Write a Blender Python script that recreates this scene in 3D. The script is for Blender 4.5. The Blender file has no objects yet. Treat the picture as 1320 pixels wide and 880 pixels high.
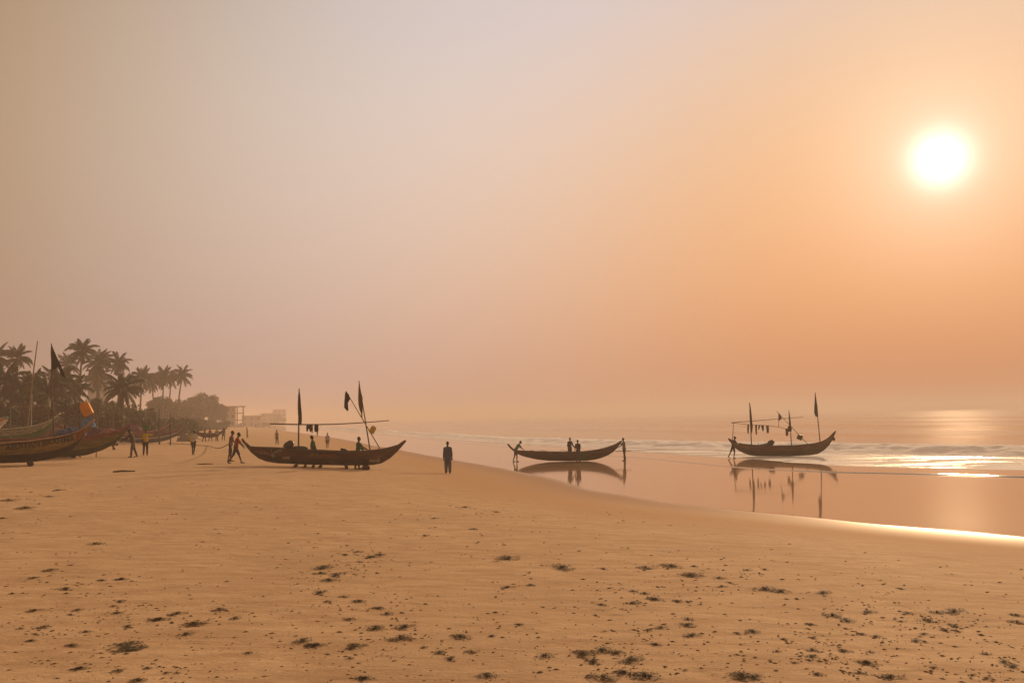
import bpy, bmesh, math, random
import numpy as np
from mathutils import Vector, Matrix

random.seed(7); RNG = np.random.default_rng(7)
SC = bpy.context.scene
COL = SC.collection
RAD = math.radians

# ------------------------------------------------------------------ camera
F_PX, CAM_Z = 1150.0, 3.6
RHO, TH = RAD(1.1), math.atan(97.1 / 1150)
_R0 = Vector((1, 0, 0)); _U0 = Vector((0, -math.sin(TH), math.cos(TH))); CF = Vector((0, math.cos(TH), math.sin(TH)))
CR = math.cos(RHO) * _R0 - math.sin(RHO) * _U0
CU = math.sin(RHO) * _R0 + math.cos(RHO) * _U0
CAM = Vector((0, 0, CAM_Z))
cd = bpy.data.cameras.new('camera'); cam = bpy.data.objects.new('camera', cd); COL.objects.link(cam)
cd.sensor_width = 36; cd.lens = 36 * F_PX / 1320; cd.clip_start = 0.1; cd.clip_end = 20000
m = Matrix((CR, CU, -CF)).transposed().to_4x4(); m.translation = CAM
cam.matrix_world = m
SC.camera = cam

def ray(px, py):
    return (CF + CR * ((px - 660) / F_PX) + CU * ((440 - py) / F_PX))

SUN_DIR = ray(1212, 205).normalized()
SUN_EL = math.asin(SUN_DIR.z); SUN_AZ = math.atan2(SUN_DIR.x, SUN_DIR.y)

# ------------------------------------------------------------------ world: smoky dusk sky
world = bpy.data.worlds.new('World'); SC.world = world; world.use_nodes = True
nt = world.node_tree; nt.nodes.clear()
def N(t, typ, **kw):
    n = t.nodes.new(typ)
    for k, v in kw.items(): setattr(n, k, v)
    return n
def math_n(t, op, a, b=None, clamp=False):
    n = N(t, 'ShaderNodeMath', operation=op); n.use_clamp = clamp
    for i, v in enumerate((a, b)):
        if v is None: continue
        if isinstance(v, (int, float)): n.inputs[i].default_value = v
        else: t.links.new(v, n.inputs[i])
    return n.outputs[0]
# log-polynomial haze sky: height above the horizon (z) and angle from the sun (T)
SKY_C = [[-0.6819, -2.2263, -3.7311], [2.106, 4.82, 6.9105], [-4.1484, -5.2706, -4.5021], [1.0655, 3.7321, 7.0076], [-1.5015, -3.1075, -5.125], [0.0988, -2.2033, -5.4601]]
HALO = [0.4, 0.6, 0.6]
tc = N(nt, 'ShaderNodeTexCoord')
nrm = N(nt, 'ShaderNodeVectorMath', operation='NORMALIZE'); nt.links.new(tc.outputs['Generated'], nrm.inputs[0])
sep = N(nt, 'ShaderNodeSeparateXYZ'); nt.links.new(nrm.outputs[0], sep.inputs[0])
dot = N(nt, 'ShaderNodeVectorMath', operation='DOT_PRODUCT'); nt.links.new(nrm.outputs[0], dot.inputs[0]); dot.inputs[1].default_value = SUN_DIR
tdeg = math_n(nt, 'MULTIPLY', math_n(nt, 'ARCCOSINE', math_n(nt, 'MINIMUM', dot.outputs['Value'], 0.9999999)), 180 / math.pi)
zz = math_n(nt, 'MINIMUM', math_n(nt, 'MAXIMUM', sep.outputs['Z'], 0.0), 0.42)
T = math_n(nt, 'DIVIDE', math_n(nt, 'MINIMUM', tdeg, 58.0), 58.0)
z2 = math_n(nt, 'MULTIPLY', zz, zz); T2 = math_n(nt, 'MULTIPLY', T, T); zT = math_n(nt, 'MULTIPLY', zz, T)
hal = math_n(nt, 'EXPONENT', math_n(nt, 'DIVIDE', tdeg, -4.0))
core = math_n(nt, 'EXPONENT', math_n(nt, 'MULTIPLY', math_n(nt, 'POWER', math_n(nt, 'DIVIDE', tdeg, 1.35), 2.0), -1.0))
chans = []
for c in range(3):
    s = SKY_C[0][c]
    for term, k in ((zz, 1), (z2, 2), (T, 3), (T2, 4), (zT, 5)):
        s = math_n(nt, 'ADD', math_n(nt, 'MULTIPLY', term, SKY_C[k][c]), s)
    e = math_n(nt, 'EXPONENT', s)
    e = math_n(nt, 'ADD', e, math_n(nt, 'MULTIPLY', hal, HALO[c]))
    e = math_n(nt, 'ADD', e, math_n(nt, 'MULTIPLY', core, (1.3, 1.2, 1.1)[c]))
    chans.append(e)
comb = N(nt, 'ShaderNodeCombineColor')
for c in range(3): nt.links.new(chans[c], comb.inputs[c])
bg1 = N(nt, 'ShaderNodeBackground'); nt.links.new(comb.outputs[0], bg1.inputs['Color']); bg1.inputs['Strength'].default_value = 1.0
sky = N(nt, 'ShaderNodeTexSky', sky_type='NISHITA'); sky.sun_disc = False
sky.sun_elevation = SUN_EL; sky.sun_rotation = SUN_AZ; sky.dust_density = 8; sky.air_density = 2
bg2 = N(nt, 'ShaderNodeBackground'); nt.links.new(sky.outputs[0], bg2.inputs['Color']); bg2.inputs['Strength'].default_value = 0.06
mixs = N(nt, 'ShaderNodeMixShader'); mixs.inputs[0].default_value = 0.94      # the smoke veils almost all of the clear sky
nt.links.new(bg2.outputs[0], mixs.inputs[1]); nt.links.new(bg1.outputs[0], mixs.inputs[2])
wo = N(nt, 'ShaderNodeOutputWorld'); nt.links.new(mixs.outputs[0], wo.inputs['Surface'])

sl = bpy.data.lights.new('sun', 'SUN'); sun = bpy.data.objects.new('sun', sl); COL.objects.link(sun)
sl.energy = 4.0; sl.angle = RAD(2.5); sl.color = (1.0, 0.65, 0.35)
sun.rotation_euler = Vector((-SUN_DIR.x, -SUN_DIR.y, -SUN_DIR.z)).to_track_quat('-Z', 'Y').to_euler()
sun.location = (30, 60, 40)

vs = SC.view_settings; vs.view_transform = 'Standard'; vs.look = 'None'; vs.exposure = 0; vs.gamma = 1; vs.use_curve_mapping = False
SC.render.engine = 'CYCLES'
SC.cycles.use_denoising = True
SC.cycles.volume_bounces = 2; SC.cycles.max_bounces = 6; SC.cycles.diffuse_bounces = 3; SC.cycles.glossy_bounces = 3; SC.cycles.transparent_max_bounces = 8
SC.cycles.sample_clamp_indirect = 6

# ------------------------------------------------------------------ helpers
def mat(name, col, rough=0.85, var=0.25, scale=5.0, bump=0.0, col2=None, spec=0.25, metal=0.0, coords='Object', stretch=None, lo=0.35, hi=0.65):
    M = bpy.data.materials.new(name); M.use_nodes = True
    t = M.node_tree; b = t.nodes['Principled BSDF']
    b.inputs['Roughness'].default_value = rough; b.inputs['Specular IOR Level'].default_value = spec; b.inputs['Metallic'].default_value = metal
    c = N(t, 'ShaderNodeTexCoord'); src = c.outputs[coords]
    if stretch:
        mp = N(t, 'ShaderNodeMapping'); t.links.new(src, mp.inputs[0]); mp.inputs['Scale'].default_value = stretch; src = mp.outputs[0]
    n = N(t, 'ShaderNodeTexNoise'); n.inputs['Scale'].default_value = scale; n.inputs['Detail'].default_value = 6; n.inputs['Roughness'].default_value = 0.65
    t.links.new(src, n.inputs['Vector'])
    r = N(t, 'ShaderNodeValToRGB'); t.links.new(n.outputs['Fac'], r.inputs[0])
    if col2 is None:
        c1 = tuple(x * (1 - var) for x in col); c2 = tuple(min(1, x * (1 + var)) for x in col)
    else: c1, c2 = col, col2
    r.color_ramp.elements[0].position = lo; r.color_ramp.elements[1].position = hi
    r.color_ramp.elements[0].color = (*c1, 1); r.color_ramp.elements[1].color = (*c2, 1)
    t.links.new(r.outputs[0], b.inputs['Base Color'])
    if bump:
        bp = N(t, 'ShaderNodeBump'); bp.inputs['Strength'].default_value = bump; bp.inputs['Distance'].default_value = 0.05
        t.links.new(n.outputs['Fac'], bp.inputs['Height']); t.links.new(bp.outputs[0], b.inputs['Normal'])
    return M
_MC = {}
def cm(col, rough=0.85, var=0.25, scale=5.0, bump=0.0, **k):
    key = (tuple(round(c, 3) for c in col), rough, var, scale, bump, str(k))
    if key not in _MC: _MC[key] = mat('paint_%d' % len(_MC), col, rough, var, scale, bump, **k)
    return _MC[key]

class MB:
    def __init__(s): s.v = []; s.f = []
    def add(s, vs, fs):
        o = len(s.v); s.v.extend([tuple(map(float, p)) for p in vs]); s.f.extend([tuple(i + o for i in q) for q in fs])
    def box(s, c, h, M=None):
        vs = [Vector((x * h[0], y * h[1], z * h[2])) for z in (-1, 1) for y in (-1, 1) for x in (-1, 1)]
        if M is not None: vs = [M @ p for p in vs]
        c = Vector(c); s.add([p + c for p in vs], [(0, 2, 3, 1), (4, 5, 7, 6), (0, 1, 5, 4), (2, 6, 7, 3), (0, 4, 6, 2), (1, 3, 7, 5)])
    def tube(s, pts, rad, n=8, caps=True):
        pts = [Vector(p) for p in pts]; k = len(pts)
        if isinstance(rad, (int, float)): rad = [rad] * k
        vs = []; u = None
        for i, p in enumerate(pts):
            d = (pts[min(i + 1, k - 1)] - pts[max(i - 1, 0)])
            d = d.normalized() if d.length > 1e-9 else Vector((0, 0, 1))
            if u is None:
                u = d.orthogonal().normalized()
            else:
                u = (u - d * u.dot(d)); u = u.normalized() if u.length > 1e-6 else d.orthogonal().normalized()
            w = d.cross(u)
            for j in range(n):
                a = 2 * math.pi * j / n
                vs.append(p + (u * math.cos(a) + w * math.sin(a)) * rad[i])
        fs = [(i * n + j, i * n + (j + 1) % n, (i + 1) * n + (j + 1) % n, (i + 1) * n + j) for i in range(k - 1) for j in range(n)]
        if caps:
            fs.append(tuple(range(n - 1, -1, -1))); fs.append(tuple((k - 1) * n + j for j in range(n)))
        s.add(vs, fs)
    def capsule(s, a, b, ra, rb, n=9):
        a = Vector(a); b = Vector(b); d = (b - a); L = max(d.length, 1e-5); d = d / L
        pts = []; rr = []
        for t in (0.1, 0.6, 1.0): pts.append(a - d * ra * math.cos(t * math.pi / 2)); rr.append(ra * math.sin(t * math.pi / 2))
        for t in (1.0, 0.6, 0.1): pts.append(b + d * rb * math.cos(t * math.pi / 2)); rr.append(rb * math.sin(t * math.pi / 2))
        s.tube(pts, rr, n)
    def ell(s, c, r, M=None, nu=12, nv=8):
        c = Vector(c); vs = []
        for i in range(nv + 1):
            ph = math.pi * (0.02 + 0.96 * i / nv)
            for j in range(nu):
                a = 2 * math.pi * j / nu
                p = Vector((r[0] * math.sin(ph) * math.cos(a), r[1] * math.sin(ph) * math.sin(a), -r[2] * math.cos(ph)))
                if M is not None: p = M @ p
                vs.append(c + p)
        fs = [(i * nu + j, i * nu + (j + 1) % nu, (i + 1) * nu + (j + 1) % nu, (i + 1) * nu + j) for i in range(nv) for j in range(nu)]
        fs.append(tuple(range(nu - 1, -1, -1))); fs.append(tuple(nv * nu + j for j in range(nu)))
        s.add(vs, fs)
    def mesh(s, name, M=None, smooth=True):
        me = bpy.data.meshes.new(name); me.from_pydata(s.v, [], s.f)
        if M: me.materials.append(M)
        if smooth: me.polygons.foreach_set('use_smooth', [True] * len(me.polygons))
        me.update(); return me
    def build(s, name, M, parent=None, smooth=True):
        o = bpy.data.objects.new(name, s.mesh(name, M, smooth)); COL.objects.link(o)
        if parent is not None: o.parent = parent
        return o

def tag(o, label=None, cat=None, group=None, kind=None):
    if label: o['label'] = label
    if cat: o['category'] = cat
    if group: o['group'] = group
    if kind: o['kind'] = kind
    return o
def empty(name, loc=(0, 0, 0), rz=0.0, label=None, cat=None, group=None):
    o = bpy.data.objects.new(name, None); COL.objects.link(o); o.location = loc; o.rotation_euler = (0, 0, rz); o.empty_display_size = 0.3
    return tag(o, label, cat, group)

def np_mesh(name, V, Fq, M, attrs=None, smooth=True):
    me = bpy.data.meshes.new(name); nf = len(Fq); k = Fq.shape[1]
    me.vertices.add(len(V)); me.vertices.foreach_set('co', np.asarray(V, np.float32).ravel())
    me.loops.add(nf * k); me.loops.foreach_set('vertex_index', Fq.astype(np.int32).ravel())
    me.polygons.add(nf); me.polygons.foreach_set('loop_start', np.arange(0, nf * k, k, dtype=np.int32))
    me.polygons.foreach_set('use_smooth', np.full(nf, smooth))
    me.update(calc_edges=True); me.validate()
    for nme, a in (attrs or {}).items():
        at = me.attributes.new(nme, 'FLOAT', 'POINT'); at.data.foreach_set('value', np.asarray(a, np.float32))
    if M: me.materials.append(M)
    o = bpy.data.objects.new(name, me); COL.objects.link(o); return o

# value noise
_PERM = RNG.random((256, 256))
def vnoise(x, y):
    xi = np.floor(x).astype(int); yi = np.floor(y).astype(int); fx = x - xi; fy = y - yi
    fx = fx * fx * (3 - 2 * fx); fy = fy * fy * (3 - 2 * fy)
    g = lambda a, b: _PERM[a % 256, b % 256]
    return (g(xi, yi) * (1 - fx) + g(xi + 1, yi) * fx) * (1 - fy) + (g(xi, yi + 1) * (1 - fx) + g(xi + 1, yi + 1) * fx) * fy
def fbm(x, y, o=4):
    s = 0; a = 0.5
    for i in range(o): s = s + a * vnoise(x * 2 ** i + 17 * i, y * 2 ** i + 31 * i); a *= 0.5
    return s
def sstep(a, b, x):
    t = np.clip((x - a) / (b - a), 0, 1); return t * t * (3 - 2 * t)

# ------------------------------------------------------------------ coast lines (metres, right-near to left-far)
def smoothline(P, step=10):
    P = np.array(P, float); out = []
    for i in range(1, len(P) - 2):
        p0, p1, p2, p3 = P[i - 1], P[i], P[i + 1], P[i + 2]
        for t in np.linspace(0, 1, step, endpoint=False):
            out.append(0.5 * ((2 * p1) + (-p0 + p2) * t + (2 * p0 - 5 * p1 + 4 * p2 - p3) * t * t + (-p0 + 3 * p1 - 3 * p2 + p3) * t ** 3))
    out.append(P[-2]); return np.array(out)
LINE_W = smoothline([(140, -90), (80, -45), (40, -10), (22.3, 7.8), (11.5, 21.4), (5.3, 30.1), (0.8, 38.7), (-2.8, 53), (-8.5, 73), (-22, 118), (-56, 230), (-200, 680), (-900, 2900), (-1100, 3500)])
LINE_F = smoothline([(190, -80), (110, -25), (60, 18), (27, 47), (16, 57), (10, 76), (-1, 108), (-14, 150), (-40, 236), (-190, 705), (-885, 2920), (-1100, 3600)])
LINE_B = smoothline([(220, -60), (120, 2), (62, 46), (38.5, 67), (29, 80), (15, 101), (-2.4, 138), (-17, 182), (-50, 290), (-180, 720), (-870, 2940), (-1080, 3600)])
def sdist(x, y, L):
    x = np.asarray(x, float); y = np.asarray(y, float); sh = x.shape; x = x.ravel(); y = y.ravel()
    best = np.full(x.shape, 1e18); sg = np.zeros(x.shape)
    for a, b in zip(L[:-1], L[1:]):
        d = b - a; l2 = d @ d
        t = np.clip(((x - a[0]) * d[0] + (y - a[1]) * d[1]) / l2, 0, 1)
        ex = x - a[0] - t * d[0]; ey = y - a[1] - t * d[1]; q = ex * ex + ey * ey
        c = d[0] * (y - a[1]) - d[1] * (x - a[0])
        w = q < best; best = np.where(w, q, best); sg = np.where(w, np.sign(c), sg)
    return (np.sqrt(best) * sg).reshape(sh)
def gheight(x, y):
    x = np.asarray(x, float); y = np.asarray(y, float)
    s = sdist(x, y, LINE_W)
    wob = 0.9 * (fbm(x * 0.07 + 5, y * 0.07, 2) - 0.4)
    s2 = s + wob
    A = np.where(s2 > 0, 0.3 + 1.6 * (1 - np.exp(-np.maximum(s2, 0) / 14)), 0.3 + 0.114 * s2)
    Bl = 0.003 * np.minimum(s2 + 2.6, 0)
    k = 0.10
    z = Bl + np.logaddexp(0, (A - Bl) / k) * k
    dry = sstep(0.5, 5, s2)
    z = z + dry * (0.16 * (fbm(x * 0.11, y * 0.11, 3) - 0.44))
    r = np.hypot(x, y)
    z = z + dry * (0.035 * (fbm(x * 0.9, y * 0.9, 3) - 0.44)) * (1 - sstep(60, 120, r))
    return z, s2
def gz(x, y): return float(gheight(np.array([x]), np.array([y]))[0][0])
def ground_px(px, py):
    d = ray(px, py)
    ts = np.geomspace(3, 900, 500); X = CAM.x + d.x * ts; Y = CAM.y + d.y * ts; Z = CAM.z + d.z * ts
    g = gheight(X, Y)[0]; i = int(np.argmax(Z <= g))
    if i == 0: i = len(ts) - 1
    a, b = Z[i - 1] - g[i - 1], Z[i] - g[i]; t = ts[i - 1] + (ts[i] - ts[i - 1]) * (a / (a - b) if a != b else 0)
    p = CAM + d * t; p.z = gz(p.x, p.y); return p
def at_depth(px, py, D):
    d = ray(px, py); return CAM + d * (D / math.hypot(d.x, d.y))

# ------------------------------------------------------------------ sand material
def sand_material():
    M = bpy.data.materials.new('beach_sand'); M.use_nodes = True; t = M.node_tree; b = t.nodes['Principled BSDF']
    at = N(t, 'ShaderNodeAttribute', attribute_name='wet'); wet = at.outputs['Fac']
    dm = N(t, 'ShaderNodeAttribute', attribute_name='damp'); damp = dm.outputs['Fac']
    c = N(t, 'ShaderNodeTexCoord'); P = c.outputs['Object']
    def noise(sc, det=5, ro=0.6, st=None):
        src = P
        if st:
            mp = N(t, 'ShaderNodeMapping'); t.links.new(P, mp.inputs[0]); mp.inputs['Scale'].default_value = st
            mp.inputs['Rotation'].default_value = (0, 0, RAD(20)); src = mp.outputs[0]
        n = N(t, 'ShaderNodeTexNoise'); n.inputs['Scale'].default_value = sc; n.inputs['Detail'].default_value = det; n.inputs['Roughness'].default_value = ro
        t.links.new(src, n.inputs['Vector']); return n.outputs['Fac']
    def ramp(v, p0, c0, p1, c1):
        r = N(t, 'ShaderNodeValToRGB'); t.links.new(v, r.inputs[0]); r.color_ramp.elements[0].position = p0; r.color_ramp.elements[1].position = p1
        r.color_ramp.elements[0].color = (*c0, 1); r.color_ramp.elements[1].color = (*c1, 1); return r.outputs[0]
    def mix(f, a, bb, mode='MIX'):
        n = N(t, 'ShaderNodeMix', data_type='RGBA', blend_type=mode)
        for i, v in ((0, f), (6, a), (7, bb)):
            if isinstance(v, (int, float)): n.inputs[i].default_value = v
            elif isinstance(v, tuple): n.inputs[i].default_value = (*v, 1)
            else: t.links.new(v, n.inputs[i])
        return n.outputs[2]
    big = noise(0.35, 6, 0.6); mid = noise(2.2, 6, 0.65, (0.6, 1.5, 1)); fine = noise(28, 4, 0.7); speck = noise(60, 2, 0.6)
    col = ramp(big, 0.3, (0.56, 0.395, 0.245), 0.7, (0.67, 0.48, 0.305))
    col = mix(ramp(mid, 0.38, (0.75,) * 3, 0.6, (0,) * 3), col, (0.48, 0.315, 0.185))
    col = mix(0.5, col, ramp(fine, 0.3, (0.62,) * 3, 0.7, (1,) * 3), 'MULTIPLY')
    col = mix(ramp(speck, 0.68, (0,) * 3, 0.74, (0.75,) * 3), col, (0.12, 0.085, 0.055))
    st1 = noise(3.4, 6, 0.7, (0.7, 2.0, 1)); st2 = noise(0.5, 4, 0.6)
    stf = math_n(t, 'MULTIPLY', ramp(st1, 0.58, (0,) * 3, 0.70, (0.8,) * 3), ramp(st2, 0.42, (0.1,) * 3, 0.62, (1,) * 3))
    col = mix(stf, col, (0.24, 0.15, 0.085))
    col = mix(damp, col, (0.47, 0.295, 0.165))
    col = mix(wet, col, (0.40, 0.255, 0.155))
    t.links.new(col, b.inputs['Base Color'])
    fc = N(t, 'ShaderNodeFloatCurve'); t.links.new(wet, fc.inputs['Value'])
    cv = fc.mapping.curves[0]; cv.points[0].location = (0, 0.9); cv.points[1].location = (1, 0.055)
    for xx, yy in ((0.3, 0.8), (0.8, 0.62), (0.95, 0.5), (0.985, 0.12)): cv.points.new(xx, yy)
    fc.mapping.update(); t.links.new(fc.outputs[0], b.inputs['Roughness'])
    ms = N(t, 'ShaderNodeMapRange'); t.links.new(math_n(t, 'POWER', wet, 36.0), ms.inputs[0]); ms.inputs[3].default_value = 0.05; ms.inputs[4].default_value = 0.5
    t.links.new(ms.outputs[0], b.inputs['Specular IOR Level'])
    b.inputs['IOR'].default_value = 1.4
    # footprints and fine relief on the dry part, faint runnels on the wet part
    vo = N(t, 'ShaderNodeTexVoronoi'); vo.inputs['Scale'].default_value = 1.7; t.links.new(P, vo.inputs['Vector'])
    pit = ramp(vo.outputs['Distance'], 0.08, (0,) * 3, 0.24, (1,) * 3)
    h = math_n(t, 'ADD', math_n(t, 'MULTIPLY', mid, 0.8), math_n(t, 'MULTIPLY', fine, 0.16))
    h = math_n(t, 'ADD', h, math_n(t, 'MULTIPLY', pit, 0.22))
    dryf = math_n(t, 'SUBTRACT', 1.0, wet)
    b1 = N(t, 'ShaderNodeBump'); b1.inputs['Distance'].default_value = 0.05; t.links.new(math_n(t, 'MULTIPLY', h, dryf), b1.inputs['Height'])
    b1.inputs['Strength'].default_value = 0.75
    rw = noise(0.9, 3, 0.5, (0.25, 1.0, 1))
    b2 = N(t, 'ShaderNodeBump'); b2.inputs['Distance'].default_value = 0.004; b2.inputs['Strength'].default_value = 0.5
    t.links.new(rw, b2.inputs['Height']); t.links.new(b1.outputs[0], b2.inputs['Normal'])
    t.links.new(b2.outputs[0], b.inputs['Normal'])
    return M

def build_beach():
    az = np.radians(np.concatenate([np.arange(-180, -44, 4.0), np.arange(-44, 44, 0.15), np.arange(44, 180.1, 4.0)]))
    r = np.concatenate([[0.02], np.geomspace(0.8, 3000, 520)])
    Rr, Az = np.meshgrid(r, az, indexing='ij'); X = Rr * np.sin(Az); Y = Rr * np.cos(Az)
    Z, s = gheight(X, Y)
    Z = np.where(Rr > 400, np.maximum(Z, -3.0), Z)
    q = -sdist(X, Y, LINE_F); Z = np.where(q > 6, Z - 0.02 * (q - 6).clip(0, 60), Z)
    n = 0.8 * (fbm(X * 0.25, Y * 0.25, 3) - 0.44)
    wet = 1 - sstep(-4.8, 0.5, s + n)
    damp = 1 - sstep(0.0, 7.0, s + 4 * n)
    nr, na = X.shape; I = np.arange(nr * na).reshape(nr, na)
    Fq = np.stack([I[:-1, :-1], I[1:, :-1], I[1:, 1:], I[:-1, 1:]], -1).reshape(-1, 4)[:, ::-1]
    o = np_mesh('beach', np.stack([X, Y, Z], -1).reshape(-1, 3), Fq, sand_material(), {'wet': wet.ravel(), 'damp': damp.ravel()})
    tag(o, kind='structure'); return o
build_beach()

# ------------------------------------------------------------------ sea
def sea_material():
    M = bpy.data.materials.new('sea_water'); M.use_nodes = True; t = M.node_tree; b = t.nodes['Principled BSDF']
    at = N(t, 'ShaderNodeAttribute', attribute_name='foam'); foam = at.outputs['Fac']
    c = N(t, 'ShaderNodeTexCoord'); P = c.outputs['Object']
    def noise(sc, st, det=4, ro=0.6):
        mp = N(t, 'ShaderNodeMapping'); t.links.new(P, mp.inputs[0]); mp.inputs['Rotation'].default_value = (0, 0, RAD(32)); mp.inputs['Scale'].default_value = st
        n = N(t, 'ShaderNodeTexNoise'); n.inputs['Scale'].default_value = sc; n.inputs['Detail'].default_value = det; n.inputs['Roughness'].default_value = ro
        t.links.new(mp.outputs[0], n.inputs['Vector']); return n.outputs['Fac']
    w1 = noise(1.0, (0.35, 1, 1), 5, 0.6); w2 = noise(0.22, (0.35, 1, 1), 4, 0.55); fn = noise(3.0, (1, 1, 1), 5, 0.7)
    f2 = math_n(t, 'MULTIPLY', foam, math_n(t, 'ADD', math_n(t, 'MULTIPLY', fn, 1.6), 0.25), True)
    mx = N(t, 'ShaderNodeMix', data_type='RGBA'); t.links.new(f2, mx.inputs[0]); mx.inputs[6].default_value = (0.10, 0.085, 0.065, 1); mx.inputs[7].default_value = (0.95, 0.95, 0.97, 1)
    t.links.new(mx.outputs[2], b.inputs['Base Color'])
    mr = N(t, 'ShaderNodeMapRange'); t.links.new(f2, mr.inputs[0]); mr.inputs[1].default_value = 0.35; mr.inputs[2].default_value = 0.75; mr.inputs[3].default_value = 0.06; mr.inputs[4].default_value = 0.95
    t.links.new(mr.outputs[0], b.inputs['Roughness']); b.inputs['IOR'].default_value = 1.33
    msp = N(t, 'ShaderNodeMapRange'); t.links.new(f2, msp.inputs[0]); msp.inputs[1].default_value = 0.05; msp.inputs[2].default_value = 0.38; msp.inputs[3].default_value = 0.5; msp.inputs[4].default_value = 0.02; t.links.new(msp.outputs[0], b.inputs['Specular IOR Level'])
    w3 = noise(5.0, (0.4, 1, 1), 3, 0.6)
    h = math_n(t, 'ADD', math_n(t, 'MULTIPLY', w1, 0.45), math_n(t, 'MULTIPLY', w2, 1.0))
    h = math_n(t, 'ADD', h, math_n(t, 'MULTIPLY', w3, 0.16))
    h = math_n(t, 'ADD', h, math_n(t, 'MULTIPLY', math_n(t, 'MULTIPLY', fn, foam), 0.5))
    bp = N(t, 'ShaderNodeBump'); bp.inputs['Distance'].default_value = 0.05
    pm = N(t, 'ShaderNodeMapRange'); t.links.new(noise(0.11, (0.5, 1.6, 1), 4, 0.65), pm.inputs[0]); pm.inputs[1].default_value = 0.52; pm.inputs[2].default_value = 0.68; pm.inputs[3].default_value = 0.05; pm.inputs[4].default_value = 0.9; ch = N(t, 'ShaderNodeAttribute', attribute_name='churn'); t.links.new(math_n(t, 'MAXIMUM', pm.outputs[0], math_n(t, 'MULTIPLY', ch.outputs['Fac'], 0.3)), bp.inputs['Strength'])
    t.links.new(h, bp.inputs['Height'])
    t.links.new(bp.outputs[0], b.inputs['Normal'])
    return M

def build_sea():
    az = np.radians(np.concatenate([np.arange(-15.2, 36, 0.11), np.arange(36, 96, 1.5)]))
    dirs = np.stack([np.sin(az), np.cos(az)], 1)
    def hit(L):
        out = np.full(len(az), np.nan)
        for a, b in zip(L[:-1], L[1:]):
            d = b - a
            den = dirs[:, 0] * d[1] - dirs[:, 1] * d[0]
            t = (a[0] * d[1] - a[1] * d[0]) / np.where(abs(den) < 1e-9, 1e-9, den)
            u = (a[0] * dirs[:, 1] - a[1] * dirs[:, 0]) / np.where(abs(den) < 1e-9, 1e-9, den)
            ok = (t > 0) & (u >= 0) & (u <= 1)
            out = np.where(ok & (np.isnan(out) | (t < out)), t, out)
        bad = np.isnan(out)
        if bad.any(): out[bad] = np.interp(az[bad], az[~bad], out[~bad])
        return out
    rF = hit(LINE_F); rB = np.maximum(hit(LINE_B), rF + 8)
    cols = []
    for f, bb in zip(rF, rB):
        sc_ = max(1.0, min(6.0, f / 60))
        a = f + np.linspace(-2.5, 3.0, 26) * sc_
        c = bb + np.concatenate([np.linspace(-4.0, 6, 56), np.linspace(6.3, 12, 12)]) * sc_
        if c[0] < a[-1] + 0.5: c = c - c[0] + a[-1] + 0.5
        m_ = np.linspace(a[-1], c[0], 44)[1:-1]
        e = np.geomspace(c[-1], max(3000, c[-1] * 1.5), 120)[1:]
        cols.append(np.concatenate([a, m_, c, np.minimum(e, 3050)]))
    Rr = np.array(cols).T; Az = np.broadcast_to(az, Rr.shape)
    X = Rr * np.sin(Az); Y = Rr * np.cos(Az)
    q = -sdist(X, Y, LINE_F); p = -sdist(X, Y, LINE_B)
    q = q + 1.1 * (fbm(X * 0.16, Y * 0.16, 3) - 0.44); p = p + 1.8 * (fbm(X * 0.10 + 9, Y * 0.10, 3) - 0.44)
    base = -0.09 - 0.0005 * np.clip(q, 0, 100)
    z = np.where(q > 0, base, base + 0.5 * q)
    z = z + 0.085 * np.exp(-((q - 0.5) / 0.42) ** 2)
    h = 0.72 * (0.55 + 0.9 * fbm(X * 0.05 + 3, Y * 0.05, 2))
    z = z + h * sstep(-3.0, 3.0, p) * np.exp(-np.clip(p - 3.0, 0, 99) / 5.0)
    rough = np.exp(-((p - 0.8) / 2.6) ** 2)
    z = z + rough * 0.42 * (fbm(X * 0.8, Y * 0.8, 4) - 0.44)
    z = z + 0.05 * (fbm(X * 0.35, Y * 0.35, 4) - 0.44) * sstep(0, 4, q) * (1 - sstep(200, 500, Rr))
    for pc, wd, hh in ((46, 3.0, 0.28), (96, 4.5, 0.5), (150, 6, 0.4), (230, 8, 0.5)):
        z = z + hh * np.exp(-((p - pc + 14 * (fbm(X * 0.02, Y * 0.02, 2) - 0.4)) / wd) ** 2)
    foam = sstep(-2.8, -2.0, p) * (1 - sstep(3.6, 7.0, p + 1.6 * (fbm(X * 0.4, Y * 0.4, 3) - 0.44)))
    foam = np.maximum(foam, 0.55 * sstep(0.55, 0.72, fbm(X * 0.3, Y * 0.8, 4)) * sstep(-9, -0.5, p) * (p < 0))
    foam = np.maximum(foam, 0.35 * np.exp(-((q - 0.75) / 0.3) ** 2))
    foam = np.maximum(foam, sstep(0.2, 2.0, q) * (1 - sstep(-3.5, -2.0, p)) * (0.50 + 0.45 * sstep(0.36, 0.62, fbm(X * 0.22 + 40, Y * 0.6, 4))))
    nr, na = X.shape; I = np.arange(nr * na).reshape(nr, na)
    Fq = np.stack([I[:-1, :-1], I[1:, :-1], I[1:, 1:], I[:-1, 1:]], -1).reshape(-1, 4)[:, ::-1]
    o = np_mesh('sea', np.stack([X, Y, z], -1).reshape(-1, 3), Fq, sea_material(), {'foam': foam.ravel(), 'churn': (sstep(0.6, 3.0, q) * (1 - sstep(-3, 2, p))).ravel()})
    tag(o, kind='structure')
build_sea()

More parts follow.
